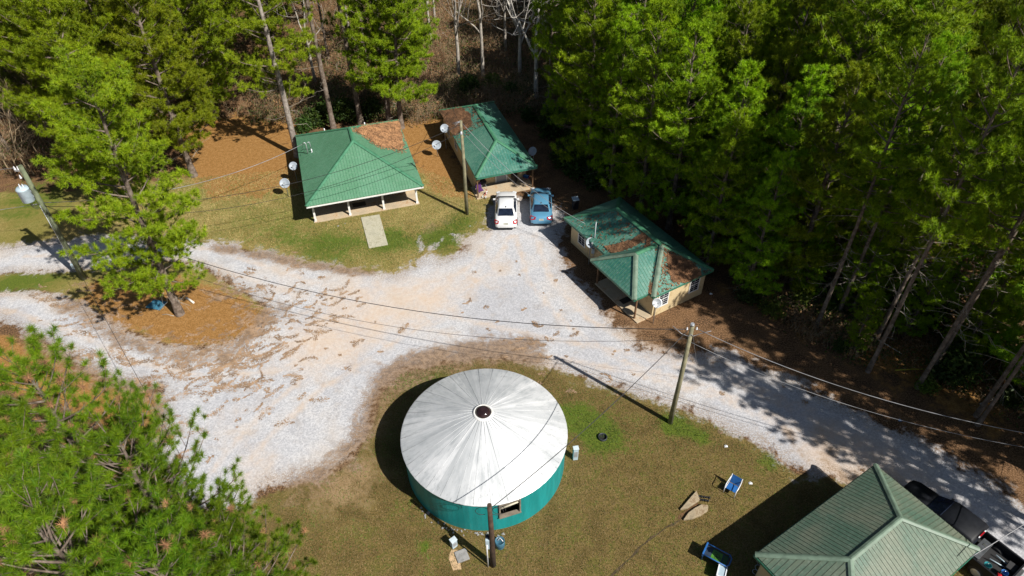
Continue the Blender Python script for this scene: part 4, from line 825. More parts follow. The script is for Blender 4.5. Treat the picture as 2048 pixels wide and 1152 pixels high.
c = mixc(nt, sstep(nt, mth(nt, 'MULTIPLY_ADD', s1, .8, mth(nt, 'MULTIPLY', s2, .35)), .46, .80), (.82, .82, .82), (.46, .48, .49)); c = mixc(nt, mth(nt, 'MULTIPLY', wnn.outputs[0], .7), c, (.42, .44, .45))
s3 = noise(nt, cb_.outputs[0], 6.5, 3, .7); c = mixc(nt, mth(nt, 'MULTIPLY', sstep(nt, s3, .56, .7), mth(nt, 'MULTIPLY', sstep(nt, rad_, 2.2, 4.4), .5)), c, (.22, .23, .23))
nt.links.new(c, bs.inputs['Base Color']); bs.inputs['Roughness'].default_value = .45; bs.inputs['Metallic'].default_value = .22; M_CONE = m
m, nt, bs = newmat('teal_tank_wall'); tc = node(nt, 'ShaderNodeTexCoord').outputs['Object']; mp = node(nt, 'ShaderNodeMapping', ins={3: (1, 1, .12)}); nt.links.new(tc, mp.inputs[0])
s1 = noise(nt, mp.outputs[0], 2.0, 5, .65); c = mixc(nt, sstep(nt, s1, .35, .7), (.005, .20, .195), (.010, .28, .275)); s2 = noise(nt, mp.outputs[0], 5, 4, .7); c = mixc(nt, mth(nt, 'MULTIPLY', sstep(nt, s2, .6, .75), .35), c, (.12, .34, .32))
nt.links.new(c, bs.inputs['Base Color']); bs.inputs['Roughness'].default_value = .5; M_TEAL = m
tk = thing('round_building', 'round teal-walled building with a weathered white conical metal roof on the dry lawn', 'round building', (*TC, 0))
N_ = 96; opa = math.atan2(18.3 - TC[1], at(1020, 1012, 2)[0] - TC[0])
mb = MB(); half = .56 / TR
def ring(a0, a1, z0, z1, r, n, th=.06):
    vs = []; 
    for i in range(n + 1):
        a = a0 + (a1 - a0) * i / n; vs += [(r * math.cos(a), r * math.sin(a), z0), (r * math.cos(a), r * math.sin(a), z1), ((r - th) * math.cos(a), (r - th) * math.sin(a), z0), ((r - th) * math.cos(a), (r - th) * math.sin(a), z1)]
    fs_ = []
    for i in range(n):
        j = i * 4; k = j + 4; fs_ += [(j, k, k + 1, j + 1), (j + 3, k + 3, k + 2, j + 2), (j + 1, k + 1, k + 3, j + 3), (j, j + 2, k + 2, k)]
    fs_ += [(0, 1, 3, 2), (n * 4, n * 4 + 2, n * 4 + 3, n * 4 + 1)]; mb.add(vs, fs_)
w0, w1 = opa - half, opa + half
ring(w1, w0 + 2 * math.pi, 0, TZ - .02, TR, 88); ring(w0, w1, 0, 1.25, TR, 6); ring(w0, w1, TZ - .12, TZ - .02, TR, 6)
mb.build('wall', M_TEAL, tk)
for sgn in (0,):
    wd_ = MB(); c0 = Vector((TR * math.cos(opa), TR * math.sin(opa), 1.8)); ot = Vector((math.cos(opa), math.sin(opa), 0)); tn = Vector((-ot.y, ot.x, 0)); aa = math.atan2(tn.y, tn.x)
    for s_ in (-1, 1): wd_.box(c0 + tn * s_ * .54 - ot * .02, (.07, .14, 1.12), aa)
    wd_.box(c0 - ot * .02 + Vector((0, 0, -.57)), (1.18, .22, .07), aa); wd_.box(c0 - ot * .01 + Vector((0, 0, .5)), (1.02, .10, .06), aa)
    wo = wd_.build('window', mat('weathered_window_wood', (.20, .165, .125), .85, var=.3), tk)
    pb_ = MB(); pb_.box(c0 - ot * .45, (1.6, .06, 1.3), aa); pb_.build('dark_backing', M_DARK, wo)  # near-black board behind the window stands in for the unlit interior
    bl = MB(); bl.tube([c0 - tn * .5 - ot * .06 + Vector((0, 0, .12)), c0 + tn * .5 - ot * .06 + Vector((0, 0, .26))], .05, 8); bl.build('pipe', mat('pvc_pipe', (.55, .50, .38), .5), wo)
mb = MB(); prof = [(TR + .07, -.06), (TR + .09, 0), (TR + .03, .035)] + [(TR + .03 - (TR + .03 - .45) * t, .035 + 1.6 * t ** .97) for t in np.linspace(.08, 1, 8)]
vs = []; n_ = 64
for r_, z in prof:
    for k in range(n_): vs.append((r_ * math.cos(2 * math.pi * k / n_), r_ * math.sin(2 * math.pi * k / n_), z + TZ))
mb.add(vs, [(i * n_ + k, i * n_ + (k + 1) % n_, (i + 1) * n_ + (k + 1) % n_, (i + 1) * n_ + k) for i in range(len(prof) - 1) for k in range(n_)])
sm = mb
for k in range(32):
    a = 2 * math.pi * (k + .5) / 32; A = Vector(((TR + .04) * math.cos(a), (TR + .04) * math.sin(a), TZ + .05)); B = Vector((.48 * math.cos(a), .48 * math.sin(a), TZ + 1.645)); sm.tube([A, A.lerp(B, .5) + Vector((0, 0, .004)), B], .009, 4)
rfo = mb.build('roof', M_CONE, tk)
cc = MB(); cc.lathe([(.56, TZ + 1.50), (.56, TZ + 1.60), (.50, TZ + 1.70), (.43, TZ + 1.70), (.43, TZ + 1.62)], (0, 0, 0), 32); cc.build('cap_ring', M_WHITE, rfo)
dm = MB(); dm.lathe([(.40, TZ + 1.66)] + [(.40 * math.cos(t), TZ + 1.66 + .26 * math.sin(t)) for t in np.linspace(.1, 1.5, 7)] + [(.001, TZ + 1.92)], (0, 0, 0), 28); dm.build('skylight', mat('smoked_dome', (.028, .014, .014), .12, var=.3, spec=.6), rfo)
sr = MB()
for i in range(46):
    a = rnd.uniform(R(222), R(285)); r_ = TR + rnd.uniform(.05, .4); s_ = rnd.uniform(.03, .085); x, y = TC[0] + r_ * math.cos(a), TC[1] + r_ * math.sin(a)
    sr.box((x, y, s_ * .3), (s_ * 1.6, s_, s_ * .8), rnd.uniform(0, 3))
tag(sr.build('stones', M_GREYC, bevel=.01), 'pale broken stones scattered along the foot of the round building', 'stones', kind='stuff')
#==PART4==

# ------------------------------------------------------------------ vehicles
def loft(secs, closed=True):
    mb = MB(); n = len(secs[0]); vs = [p for s in secs for p in s]
    fs_ = [(i * n + k, i * n + (k + 1) % n, (i + 1) * n + (k + 1) % n, (i + 1) * n + k) for i in range(len(secs) - 1) for k in range(n)]
    fs_ += [list(range(n))[::-1], [(len(secs) - 1) * n + k for k in range(n)]]
    mb.add(vs, fs_, True); return mb
def car_paint(name, col, metal=0.0):
    m, nt, bs = newmat(name); tc = node(nt, 'ShaderNodeTexCoord').outputs['Object']; n1 = noise(nt, tc, 3, 4, .6)
    c = mixc(nt, mth(nt, 'MULTIPLY', n1, .35), col, tuple(x * .75 for x in col)); nt.links.new(c, bs.inputs['Base Color'])
    bs.inputs['Roughness'].default_value = .28; bs.inputs['Metallic'].default_value = metal; bs.inputs['Coat Weight'].default_value = .7; bs.inputs['Coat Roughness'].default_value = .06; return m
M_TAIL = mat('tail_lamp_red', (.42, .012, .02), .2, var=.15); M_HEADL = mat('lamp_glass', (.6, .62, .64), .12, var=.1)
M_PLATE = mat('licence_plate', (.5, .5, .42), .5, var=.2)
def quad_panel(pts, off=.006, th=.012):
    p = [Vector(q) for q in pts]; nr = (p[1] - p[0]).cross(p[3] - p[0]).normalized(); mb = MB()
    vs = [q + nr * off for q in p] + [q - nr * th for q in p]; mb.add(vs, [(0, 1, 2, 3), (7, 6, 5, 4), (0, 4, 5, 1), (1, 5, 6, 2), (2, 6, 7, 3), (3, 7, 4, 0)]); return mb
def wheel(root, x, y, r, side, wd=.21):
    rm = Matrix.Rotation(R(90), 3, 'Y'); w_ = MB(); w_.lathe([(r * .62, -wd / 2), (r * .93, -wd / 2), (r, -wd * .3), (r, wd * .3), (r * .93, wd / 2), (r * .62, wd / 2)], (0, 0, 0), 20, rm); w = w_.build('wheel', M_BLACK, root, (x, y, r))
    h = MB(); h.lathe([(r * .62, 0), (r * .58, side * .03), (r * .2, side * .015), (.001, side * .03)], (side * wd * .42, 0, 0), 14, rm); h.build('rim', M_GALV, w)
def sedan(label, loc, rz, paint, tail_wide):
    t = thing('parked_car', label, 'car', loc, rz, 'sedans parked side by side'); HW = .90
    st = [(-2.38, .66, .42, .78), (-2.32, .80, .30, .92), (-2.1, .87, .22, 1.02), (-1.55, .90, .20, 1.05), (-.8, .91, .20, 1.0), (.2, .91, .20, .97), (1.0, .90, .20, .96), (1.5, .89, .20, .90), (2.0, .84, .22, .80), (2.3, .72, .28, .70), (2.4, .52, .36, .62)]
    secs = []
    for y, hw, zb, zt in st:
        m_ = (zb + zt) / 2; secs.append([(-hw * .86, y, zb), (-hw, y, zb + .14), (-hw * 1.01, y, m_ + .03), (-hw * .97, y, zt - .1), (-hw * .84, y, zt - .015), (-hw * .45, y, zt + .02), (0, y, zt + .03), (hw * .45, y, zt + .02), (hw * .84, y, zt - .015), (hw * .97, y, zt - .1), (hw * 1.01, y, m_ + .03), (hw, y, zb + .14), (hw * .86, y, zb)])
    b = loft(secs).build('body', paint, t)
    g_ = [(-1.72, .66, .97, 1.03), (-1.08, .60, 1.0, 1.36), (-.55, .585, 1.0, 1.44), (.05, .59, 1.0, 1.45), (.42, .60, 1.0, 1.38), (1.12, .70, .92, .98)]
    sec = []
    for y, hw, zb, zt in g_:
        wb = .80 if -1.2 < y < .6 else .74; sec.append([(-wb, y, zb - .06), (-hw - .02 * (zt > 1.2), y, zt - .06 * (zt > 1.2)), (-hw * .8, y, zt), (0, y, zt + .02), (hw * .8, y, zt), (hw + .02 * (zt > 1.2), y, zt - .06 * (zt > 1.2)), (wb, y, zb - .06)])
    cab = loft(sec).build('cabin', paint, t)
    # glass
    quad_panel([(-.70, 1.10, 1.0), (.70, 1.10, 1.0), (.54, .46, 1.385), (-.54, .46, 1.385)], .02).build('windshield', M_GLASS, t)
    quad_panel([(.64, -1.68, 1.065), (-.64, -1.68, 1.065), (-.53, -1.10, 1.375), (.53, -1.10, 1.375)], .02).build('rear_window', M_GLASS, t)
    b_ = MB(); b_.box((0, 1.13, .985), (1.42, .12, .05)); b_.build('wiper_cowl', M_BLACK, t)
    for s_ in (-1, 1):
        for ya, yb, yc, yd in ((.86, .10, .36, .10), (.02, -1.12, .02, -.86)):
            pts = [(s_ * .80, ya, .99), (s_ * .80, yb, .99), (s_ * .625, yd, 1.35), (s_ * .625, yc, 1.35)]
            quad_panel(pts if s_ < 0 else pts[::-1], .03).build('side_window', M_GLASS, t)
        mr = MB(); mr.box((s_ * .98, .72, 1.02), (.2, .10, .13)); mr.build('mirror', paint, t, bevel=.02)
        wheel(t, s_ * .83, 1.42, .33, s_); wheel(t, s_ * .83, -1.42, .33, s_)
        tw = .42 if tail_wide else .30
        tl = MB(); vs = [(s_ * .88, -2.14, 1.02), (s_ * (.86 - tw), -2.33, .985), (s_ * (.86 - tw * .9), -2.41, .82), (s_ * .82, -2.37, .74), (s_ * .93, -2.06, .82)]
        tl.add(vs + [(x * .97, y + .12, z - .03) for x, y, z in vs], [(0, 1, 2, 3, 4), (9, 8, 7, 6, 5)] + [(i, (i + 1) % 5, 5 + (i + 1) % 5, 5 + i) for i in range(5)]); tl.build('tail_light', M_TAIL, t)
        hl = MB(); hl.box((s_ * .66, 2.12, .70), (.34, .32, .13), rz=-s_ * .45); hl.build('headlight', M_HEADL, t, bevel=.03)
    p = MB(); p.box((0, -2.375, .78), (.36, .03, .16)); p.build('licence_plate', M_PLATE, t)
    bm = MB(); bm.box((0, -2.3, .36), (1.5, .12, .1)); bm.build('rear_bumper_trim', M_BLACK, t, bevel=.02)
    bd = MB(); bd.box((0, -2.32, .885), (.9, .03, .035)); bd.build('boot_trim', M_CHROME, t)
    an_ = MB(); an_.box((0, -.95, 1.45), (.05, .16, .05)); an_.build('antenna_fin', M_BLACK, t, bevel=.01)
    return t
M_CARW = car_paint('white_car_paint', (.80, .80, .80)); M_CARB = car_paint('silver_blue_car_paint', (.13, .36, .55), .3); M_CARK = mat('black_truck_paint', (.008, .009, .012), .5, spec=.25)
wr, wf = P2(1013, 447), P2(1012, 391); sedan('white sedan parked nose-in in front of the middle cabin, left of the silver-blue car', ((wr[0] + wf[0]) / 2, (wr[1] + wf[1]) / 2 - .75, 0), R(-0.5), M_CARW, False)
wr, wf = P2(1081, 440), P2(1080.5, 383); sedan('silver-blue sedan parked nose-in in front of the middle cabin, right of the white car', ((wr[0] + wf[0]) / 2, (wr[1] + wf[1]) / 2 - .75, 0), R(-1.5), M_CARB, True)
# pickup behind the near cabin
pk = thing('pickup_truck', 'black pickup with a loaded open bed parked in the shade of the near cabin', 'pickup truck', (22.15, 17.35, 0), R(34))
st = [(-2.9, .86, .5, .95), (-2.85, .95, .42, 1.08), (-.95, .97, .40, 1.10), (1.2, .97, .38, 1.12), (1.7, .97, .38, 1.14), (2.5, .94, .40, 1.08), (2.82, .84, .45, .98), (2.9, .7, .5, .85)]
secs = [[(-w_ * .92, y, zb), (-w_, y, zb + .15), (-w_, y, zt - .12), (-w_ * .93, y, zt), (-w_ * .3, y, zt + .02), (w_ * .3, y, zt + .02), (w_ * .93, y, zt), (w_, y, zt - .12), (w_, y, zb + .15), (w_ * .92, y, zb)] for y, w_, zb, zt in st if y >= -.95]
loft(secs).build('body', M_CARK, pk)
gs = [(-.92, .80, 1.05, 1.70), (-.75, .76, 1.08, 1.82), (.2, .76, 1.08, 1.84), (.75, .76, 1.08, 1.76), (1.55, .86, 1.05, 1.14)]
loft([[(-.92, y, zb), (-w_, y, zt - .07), (-w_ * .85, y, zt), (w_ * .85, y, zt), (w_, y, zt - .07), (.92, y, zb)] for y, w_, zb, zt in gs]).build('cabin', M_CARK, pk)
quad_panel([(-.84, 1.50, 1.18), (.84, 1.50, 1.18), (.66, .80, 1.76), (-.66, .80, 1.76)], .02).build('windshield', M_GLASS, pk)
quad_panel([(.74, -.93, 1.18), (-.74, -.93, 1.18), (-.66, -.885, 1.66), (.66, -.885, 1.66)], .02).build('rear_window', M_GLASS, pk)
for s_ in (-1, 1):
    q = [(s_ * .92, 1.1, 1.14), (s_ * .92, -.75, 1.14), (s_ * .79, -.7, 1.7), (s_ * .79, .62, 1.7)]; quad_panel(q if s_ < 0 else q[::-1], .014).build('side_window', M_GLASS, pk)
    wheel(pk, s_ * .87, 1.85, .38, s_, .26); wheel(pk, s_ * .87, -1.75, .38, s_, .26)
    m_ = MB(); m_.box((s_ * 1.06, .95, 1.2), (.2, .12, .24)); m_.build('mirror', M_BLACK, pk, bevel=.02)
    b_ = MB(); b_.box((s_ * .93, -1.92, .82), (.10, 1.94, .56)); b_.build('bed_side', M_CARK, pk, bevel=.02)
    tl = MB(); tl.box((s_ * .93, -2.90, .84), (.12, .06, .40)); tl.build('tail_light', M_TAIL, pk)
b_ = MB(); b_.box((0, -1.92, .56), (1.76, 1.94, .06)); b_.build('bed_floor', M_BLACK, pk)
b_ = MB(); b_.box((0, -2.88, .80), (1.72, .07, .5)); b_.build('tailgate', M_CARK, pk); b_ = MB(); b_.box((0, -3.0, .5), (1.8, .18, .16)); b_.build('rear_bumper', M_CHROME, pk, bevel=.02)
b_ = MB(); b_.box((0, -.93, 1.78), (.42, .05, .05)); b_.build('brake_lamp', M_TAIL, pk)
for s_ in (-1, 1): b_ = MB(); b_.box((s_ * .27, -.93, 1.78), (.11, .05, .05)); b_.build('cargo_lamp', M_PORC, pk)
pkw = lambda x, y, z: tow((22.15, 17.35, 0), R(34), (x, y, z))
tb = thing('tool_box', 'grey toolbox lying across the pickup bed right behind the cab', 'toolbox', pkw(-.1, -1.28, .592), R(34)); b_ = MB(); b_.box((0, 0, .2), (1.3, .42, .4)); b_.build('case', M_GREYC, tb, bevel=.02); b_ = MB(); b_.box((0, 0, .42), (1.32, .44, .05)); b_.build('lid', mat('dark_grey_plastic', (.07, .075, .08), .5), tb, bevel=.01)
for x in (-.3, .3): b_ = MB(); b_.box((x, 0, .455), (.16, .16, .02)); b_.build('latch', M_CHROME, tb)
def bucket(label, loc, r, h, m, grp=None):
    t = thing('bucket', label, 'bucket', loc, 0, grp); b = MB(); b.lathe([(r * .8, 0), (r, h), (r * 1.06, h), (r * .98, h - .01), (r * .78, .02), (.001, .02)], (0, 0, 0), 16); b.build('pail', m, t)
    b = MB(); b.tube([(r * math.cos(a), .02, h + r * .5 * math.sin(a)) for a in np.linspace(0, math.pi, 7)], .008, 4); b.build('bail', M_CHROME, t)
bucket('small teal bucket in the middle of the pickup bed', pkw(-.55, -1.9, .592), .16, .34, mat('teal_plastic', (.02, .22, .24), .4)); bucket('blue bucket at the rear end of the pickup bed', pkw(-.25, -2.55, .592), .15, .32, M_BLUE)
g_ = thing('fuel_can', 'red fuel can wedged in the rear left corner of the pickup bed', 'fuel can', pkw(-.65, -2.5, .592), R(50)); b = MB(); b.box((0, 0, .15), (.36, .2, .3)); b.build('tank', M_RED, g_, bevel=.03); b = MB(); b.tube([(-.12, 0, .29), (-.12, 0, .37), (.12, 0, .37), (.12, 0, .29)], .016, 6); b.build('handle', M_RED, g_); b = MB(); b.tube([(.15, 0, .28), (.22, 0, .38)], .022, 8); b.build('spout', M_BLACK, g_)
for x, y, a in ((.1, -2.1, .4), (.45, -2.2, .1)):
    p = MB(); p.tube([(0, -.35, .03), (0, .35, .16)], .03, 6); tag(p.build('metal_pipe', M_GREY, None, pkw(x, y, .592), R(34) + a), 'pale metal pipe lying loose in the open pickup bed', 'pipe', 'pipes in the pickup bed')
b = MB(); b.box((0, 0, .12), (.5, .4, .24)); tag(b.build('crate', mat('dark_plastic', (.03, .03, .032), .6), None, pkw(.4, -2.6, .592), R(40), bevel=.02), 'black crate at the rear right of the pickup bed', 'crate')
bb = thing('wheelbarrow', 'grey and red tipped wheelbarrow behind the pickup tailgate', 'wheelbarrow', (*P2(1970, 1122), 0), R(60))
b = MB(); b.add([(-.3, -.5, .55), (.3, -.5, .55), (.3, .45, .62), (-.3, .45, .62), (-.2, -.25, .3), (.2, -.25, .3), (.2, .3, .32), (-.2, .3, .32)], [(4, 5, 6, 7), (0, 1, 5, 4), (1, 2, 6, 5), (2, 3, 7, 6), (3, 0, 4, 7)]); b.build('tray', M_RED, bb)
b = MB()
for s_ in (-1, 1): b.tube([(s_ * .05, -.75, .2), (s_ * .22, 0, .3), (s_ * .28, .8, .6)], .02, 6); b.tube([(s_ * .2, .2, .3), (s_ * .22, .25, 0)], .015, 5)
b.build('frame', M_GREY, bb); b = MB(); b.lathe([(.1, -.04), (.2, -.04), (.2, .04), (.1, .04)], (0, -.72, .2), 14, Matrix.Rotation(R(90), 3, 'Y')); b.build('wheel', M_BLACK, bb)

# ------------------------------------------------------------------ utility poles and wires
def insulator(mb, c, r=.06, h=.16, mx=None): mb.lathe([(.02, 0), (r * .6, .01), (r, .04), (r * .55, .06), (r * .95, .09), (r * .5, .11), (r * .7, .14), (.02, h)], c, 10, mx)
pL, pC, pR, pB = [np.array(G(*q)) for q in ((168, 558), (934, 428), (1340, 845), (986, 1130))]
HL, HC, HR, HB = 9.75, 8.5, 8.14, 5.6
def pole(name, label, p, h, r, m):
    t = thing(name, label, 'utility pole', tuple(p)); b = MB(); b.tube([(0, 0, 0), (0.02, 0, h * .5), (0, 0, h)], [r * 1.25, r * 1.05, r * .85], 12); b.build('shaft', m, t); return t
tL = pole('utility_pole', 'tall greenish utility pole with a grey transformer beside the left gravel road', pL, HL, .17, M_POLE_G)
wd_ = np.array([-.85, -.3, 0]); b = MB(); b.lathe([(.36, 0), (.40, .04), (.40, .90), (.42, .93), (.42, .98), (.33, 1.08), (.001, 1.11)], (-.60, -.12, HL - 2.65), 20); tf = b.build('transformer', M_GREY, tL)
for dx, dy in ((-.12, .05), (.1, .05), (0, -.12)): b = MB(); insulator(b, (-.60 + dx, -.12 + dy, HL - 1.6), .06, .26); b.build('bushing', M_PORC, tf)
b = MB(); b.box((-.16, -.03, HL - 1.9), (.2, .1, .1)); b.box((-.16, -.03, HL - 2.3), (.2, .1, .1)); b.build('bracket', M_GALV, tf)
b = MB(); b.box((-.24, -.02, HL - .35), (.5, .08, .1)); b.build('bracket', M_GALV, tL)
for x, z in ((-.42, -.3), (-.2, -.3), (-.36, -.95)): b = MB(); insulator(b, (x, -.03, HL + z), .085, .28); b.build('insulator', M_PORC, tL)
b = MB()
for k in range(4): 
    a = np.linspace(0, 2 * math.pi, 13) + k; b.tube([(-.3 + .34 * math.cos(x), -.05 + .30 * math.sin(x), HL - 2.75 - .12 * k + .12 * math.sin(x * 2)) for x in a], .016, 4)
b.build('cable_loop', M_CABLE, tL)
b = MB(); b.box((-.18, -.12, 1.35), (.2, .16, .42)); b.build('meter_box', M_GREY, tL, bevel=.01); b = MB(); b.tube([(-.06, -.17, 1.1), (-.05, -.16, HL - 3)], .022, 6); b.build('conduit', M_GALV, tL)
tC = pole('utility_pole', 'slim greenish utility pole left of the white car, between two houses', pC, HC, .125, M_POLE_L)
b = MB(); b.lathe([(.001, .22), (.07, .2), (.10, .08), (.13, 0), (.11, -.02), (.001, -.03)], (-.02, -.2, HC - 1.0), 12); b.build('lamp_head', M_GALV, tC); b = MB(); b.box((0, -.12, HC - .9), (.05, .2, .05)); b.build('lamp_arm', M_GALV, tC)
b = MB()
for k in range(3): b.tube([(-.12 + .0 * k, -.05, HC - .1), (-.45 - .1 * k, -.1, HC - .35 + .1 * k), (-.35, -.12, HC - .05), (-.05, -.12, HC + .02 - .07 * k)], .018, 5)
b.build('cable_loop', M_CABLE_W, tC)
tR = pole('utility_pole', 'weathered utility pole at the gravel edge between the round building and the right cabin', pR, HR, .125, M_POLE_L)
b = MB(); b.tube([(-.02, 0, HR - .02), (-.02, 0, HR + .1)], [.12, .10], 10); b.build('pole_cap', M_GALV, tR)
for x in (-.26, .24): b = MB(); insulator(b, (x, -.02, HR - .32), .06, .2); b.build('insulator', M_PORC, tR)
b = MB()
for s_ in (-1, 1): b.tube([(s_ * .95, s_ * -.2, HR - .25), (s_ * .5, -.08, HR - .55), (s_ * .12, -.12, HR - .7), (0, -.14, HR - .55)], .018, 5)
b.build('cable_loop', M_CABLE_W, tR)
tB = pole('utility_pole', 'short dark-stained pole with a meter box on the dry lawn below the round building', pB, HB, .125, M_POLE_D)
b = MB(); b.box((-.19, .10, 2.15), (.20, .34, .85)); b.build('meter_box', M_GREY, tB, bevel=.01); b = MB(); b.tube([(-.24, -.1, 0), (-.24, -.1, 1.9), (-.22, .0, 2.3)], .04, 8); b.build('conduit', M_PORC, tB)
b = MB(); b.lathe([(.09, 0), (.11, .05), (.11, .12), (.05, .15), (.001, .16)], (-.19, .10, 2.57), 12); b.build('meter', M_GLASS, tB)
b = MB()
for k, s_ in ((0, 1), (1, -1), (2, 1)): a = np.linspace(-.5, 5.2, 11); b.tube([(s_ * (.32 + .05 * k) + .30 * math.cos(x), .12, HB - .75 + .05 * k + .32 * math.sin(x)) for x in a], .014, 4)
b.build('cable_loop', M_CABLE, tB)
def wire(label, A, B, sag, r=.016, m=None, n=26, grp=None):
    A, B = Vector(A), Vector(B); mb = MB(); mb.tube([A.lerp(B, t) - Vector((0, 0, sag * 4 * t * (1 - t))) for t in np.linspace(0, 1, n)], r, 5)
    return tag(mb.build('cable', m or M_CABLE, None), label, 'cable', grp)
Z = lambda p, h, dx=0, dy=0: (p[0] + dx, p[1] + dy, h)
offL = at(-160, 340, 8.5); wire('pale line running off the left edge from the insulators of the transformer pole', Z(pL, HL - .15, -.42), tuple(at(-300, 345, 9.5)), .3, .016, M_CABLE_W)
wire('second pale line running off the left edge, below the transformer of the left pole', Z(pL, HL - 3.0, -.3), tuple(at(-300, 440, 7.5)), .3, .016, M_CABLE_W)
mast1 = tow(O1, ang1, (1.35, 8.4, 0)); mast1 = (float(at(612, 290, 3.6)[0]), float(at(612, 290, 3.6)[1]))
mh = thing('service_mast', 'bent metal service mast standing on the upper left of the porch house roof', 'service mast', (*mast1, 3.0), ang1); b = MB(); b.tube([(0, 0, -.35), (0, 0, .75), (-.1, 0, .86), (-.22, 0, .74)], .04, 8); b.build('pipe', M_GALV, mh); b = MB(); b.tube([(.35, .3, -.05), (.3, .2, .75), (.12, .1, .72)], .035, 8); b.build('brace', M_GALV, mh); b = MB(); b.tube([(-.2, 0, .72), (-.4, -.1, .35), (-.15, -.1, .3), (-.35, -.2, .05)], .018, 5); b.build('cable_loop', M_CABLE, mh)
wire('white service cable from the transformer pole past the pines to the porch house roof mast', Z(pL, HL - 2.9, .15), (mast1[0] - .25, mast1[1], 3.7), 1.3, .022, M_CABLE_W)
wire('upper dark cable from the transformer pole across the porch house roof to the slim pole', Z(pL, HL - 3.2, .15), Z(pC, HC - .3), 2.1, .018)
wire('lower dark cable from the transformer pole across the porch house roof to the slim pole', Z(pL, HL - 3.9, .15), Z(pC, HC - .9), 2.5, .016)
wire('dark cable sagging across the gravel yard from the transformer pole to the weathered pole', Z(pL, HL - 3.1, .12), Z(pR, HR - .3, -.3), 3.0, .022)
wire('thin cable below the dark one across the gravel yard', Z(pL, HL - 4.2, .12), Z(pR, HR - 1.0, -.1), 3.9, .012)
h3m = tuple(at(1170, 447, 3.1)); wire('white service cable from the slim pole past the silver-blue car to the right cabin', Z(pC, HC - .1), h3m, .8, .017, M_CABLE_W)
wire('thin pale cable under the white service cable to the right cabin', Z(pC, HC - .8), (h3m[0] - .2, h3m[1], h3m[2] - .3), .9, .012, M_CABLE_W)
h2m = tuple(at(905, 215, 3.3)); wire('short cable from the slim pole to the rear of the middle cabin roof', Z(pC, HC - .1), h2m, .3, .016)
wire('bright thick cable from the weathered pole down along the right wood', Z(pR, HR - .3, .3), tuple(at(2300, 905, 7.6)), 1.3, .018, M_CABLE_W)
wire('dimmer thin cable below the bright one along the right wood', Z(pR, HR - 1.2), tuple(at(2300, 930, 6.6)), 1.5, .013, M_CABLE_W)
wire('twisted cable from the weathered pole over the round building roof to the dark pole', Z(pR, HR - .4, -.2), Z(pB, HB - .35), .55, .020)
h4m = tuple(at(1940, 1115, 3.0)); wire('white twisted cable running to the right corner of the near cabin roof', h4m, tuple(at(2300, 880, 7.0)), .5, .022, M_CABLE_W)
wire('long thin cable from the transformer pole towards the near pines at the lower left', Z(pL, HL - 4.0), tuple(at(470, 1110, 5.5)), 1.4, .013)
wire('thin guy wire from the weathered pole top down to the gravel beside it', Z(pR, HR - .6, .1), tuple(at(1398, 760, 0)), 0, .008, M_CABLE_W)

# ------------------------------------------------------------------ satellite dishes
def dish(label, loc, h, face, r=.42, elev=40, m=None):
    t = thing('satellite_dish', label, 'satellite dish', loc, face, 'satellite dishes'); mx = Matrix.Rotation(R(90 - elev), 3, 'X')
    b = MB(); b.lathe([(r * k, .28 * r * k * k) for k in (.001, .3, .6, .85, 1)] + [(r * k, .28 * r * k * k - .02) for k in (1, .85, .6, .3, .001)], (0, -.1, h), 22, mx); b.build('reflector', m or M_DISH, t)
    b = MB(); b.tube([(0, 0, 0), (0, 0, h - .15), (0, -.06, h - .02)], .03, 8); b.build('mast', M_GALV, t)
    e = Vector((0, -.1, h)) + mx @ Vector((0, -r * .1, r * 1.0)); s = Vector((0, -.1, h)) + mx @ Vector((0, -r, .1)); b = MB(); b.tube([s, e], .014, 5); b.build('arm', M_GALV, t)
    b = MB(); b.box(e, (.13, .08, .08)); b.build('receiver', M_GALV, t, bevel=.01); return t
M_DISH = mat('dish_grey', (.30, .34, .38), .5, var=.1)
dish('grey satellite dish on its own ground mast left of the porch house wall', G(577, 392), 1.35, R(10)); q = at(591, 340, 1.2)
dish('grey satellite dish hugging the left eave of the porch house', (float(at(587, 333, 1.6)[0]), float(at(587, 333, 1.6)[1]), 0), 1.7, R(15), .36)
dish('grey satellite dish on a ground mast between the porch house and the middle cabin', G(875, 313), 1.25, R(10)); dish('grey satellite dish at the rear left eave of the middle cabin', (float(at(889, 258, 2.1)[0]), float(at(889, 258, 2.1)[1]), 0), 2.2, R(10), .4)
dish('bluish satellite dish off the right eave of the middle cabin', (float(at(1067, 304, 1.9)[0]), float(at(1067, 304, 1.9)[1]), 0), 2.0, R(-35), .4)
dish('grey satellite dish on the long wall of the right cabin beside the antenna rod', (*[float(x) for x in at(1181, 484, 2.1)[:2]], 0), 2.1, R(10), .40)
dish('white satellite dish at the near corner of the right cabin', (*[float(x) for x in at(1313, 606, 1.9)[:2]], 0), 2.0, R(0), .33, m=M_GALV)
ar = thing('antenna_rod', 'thin upright metal mast beside the satellite dish of the right cabin', 'antenna mast', (*[float(x) for x in at(1189, 482, 2.2)[:2]], 0)); b = MB(); b.tube([(0, 0, 0), (0, 0, 3.9)], .03, 6); b.build('rod', M_GALV, ar); b = MB(); b.lathe([(.02, 0), (.06, .05), (.02, .1)], (0, 0, 3.85), 8); b.build('finial', M_GALV, ar); b = MB(); b.box((-.06, -.1, 1.35), (.22, .14, .42)); b.build('meter_box', M_GREY, ar, bevel=.01)

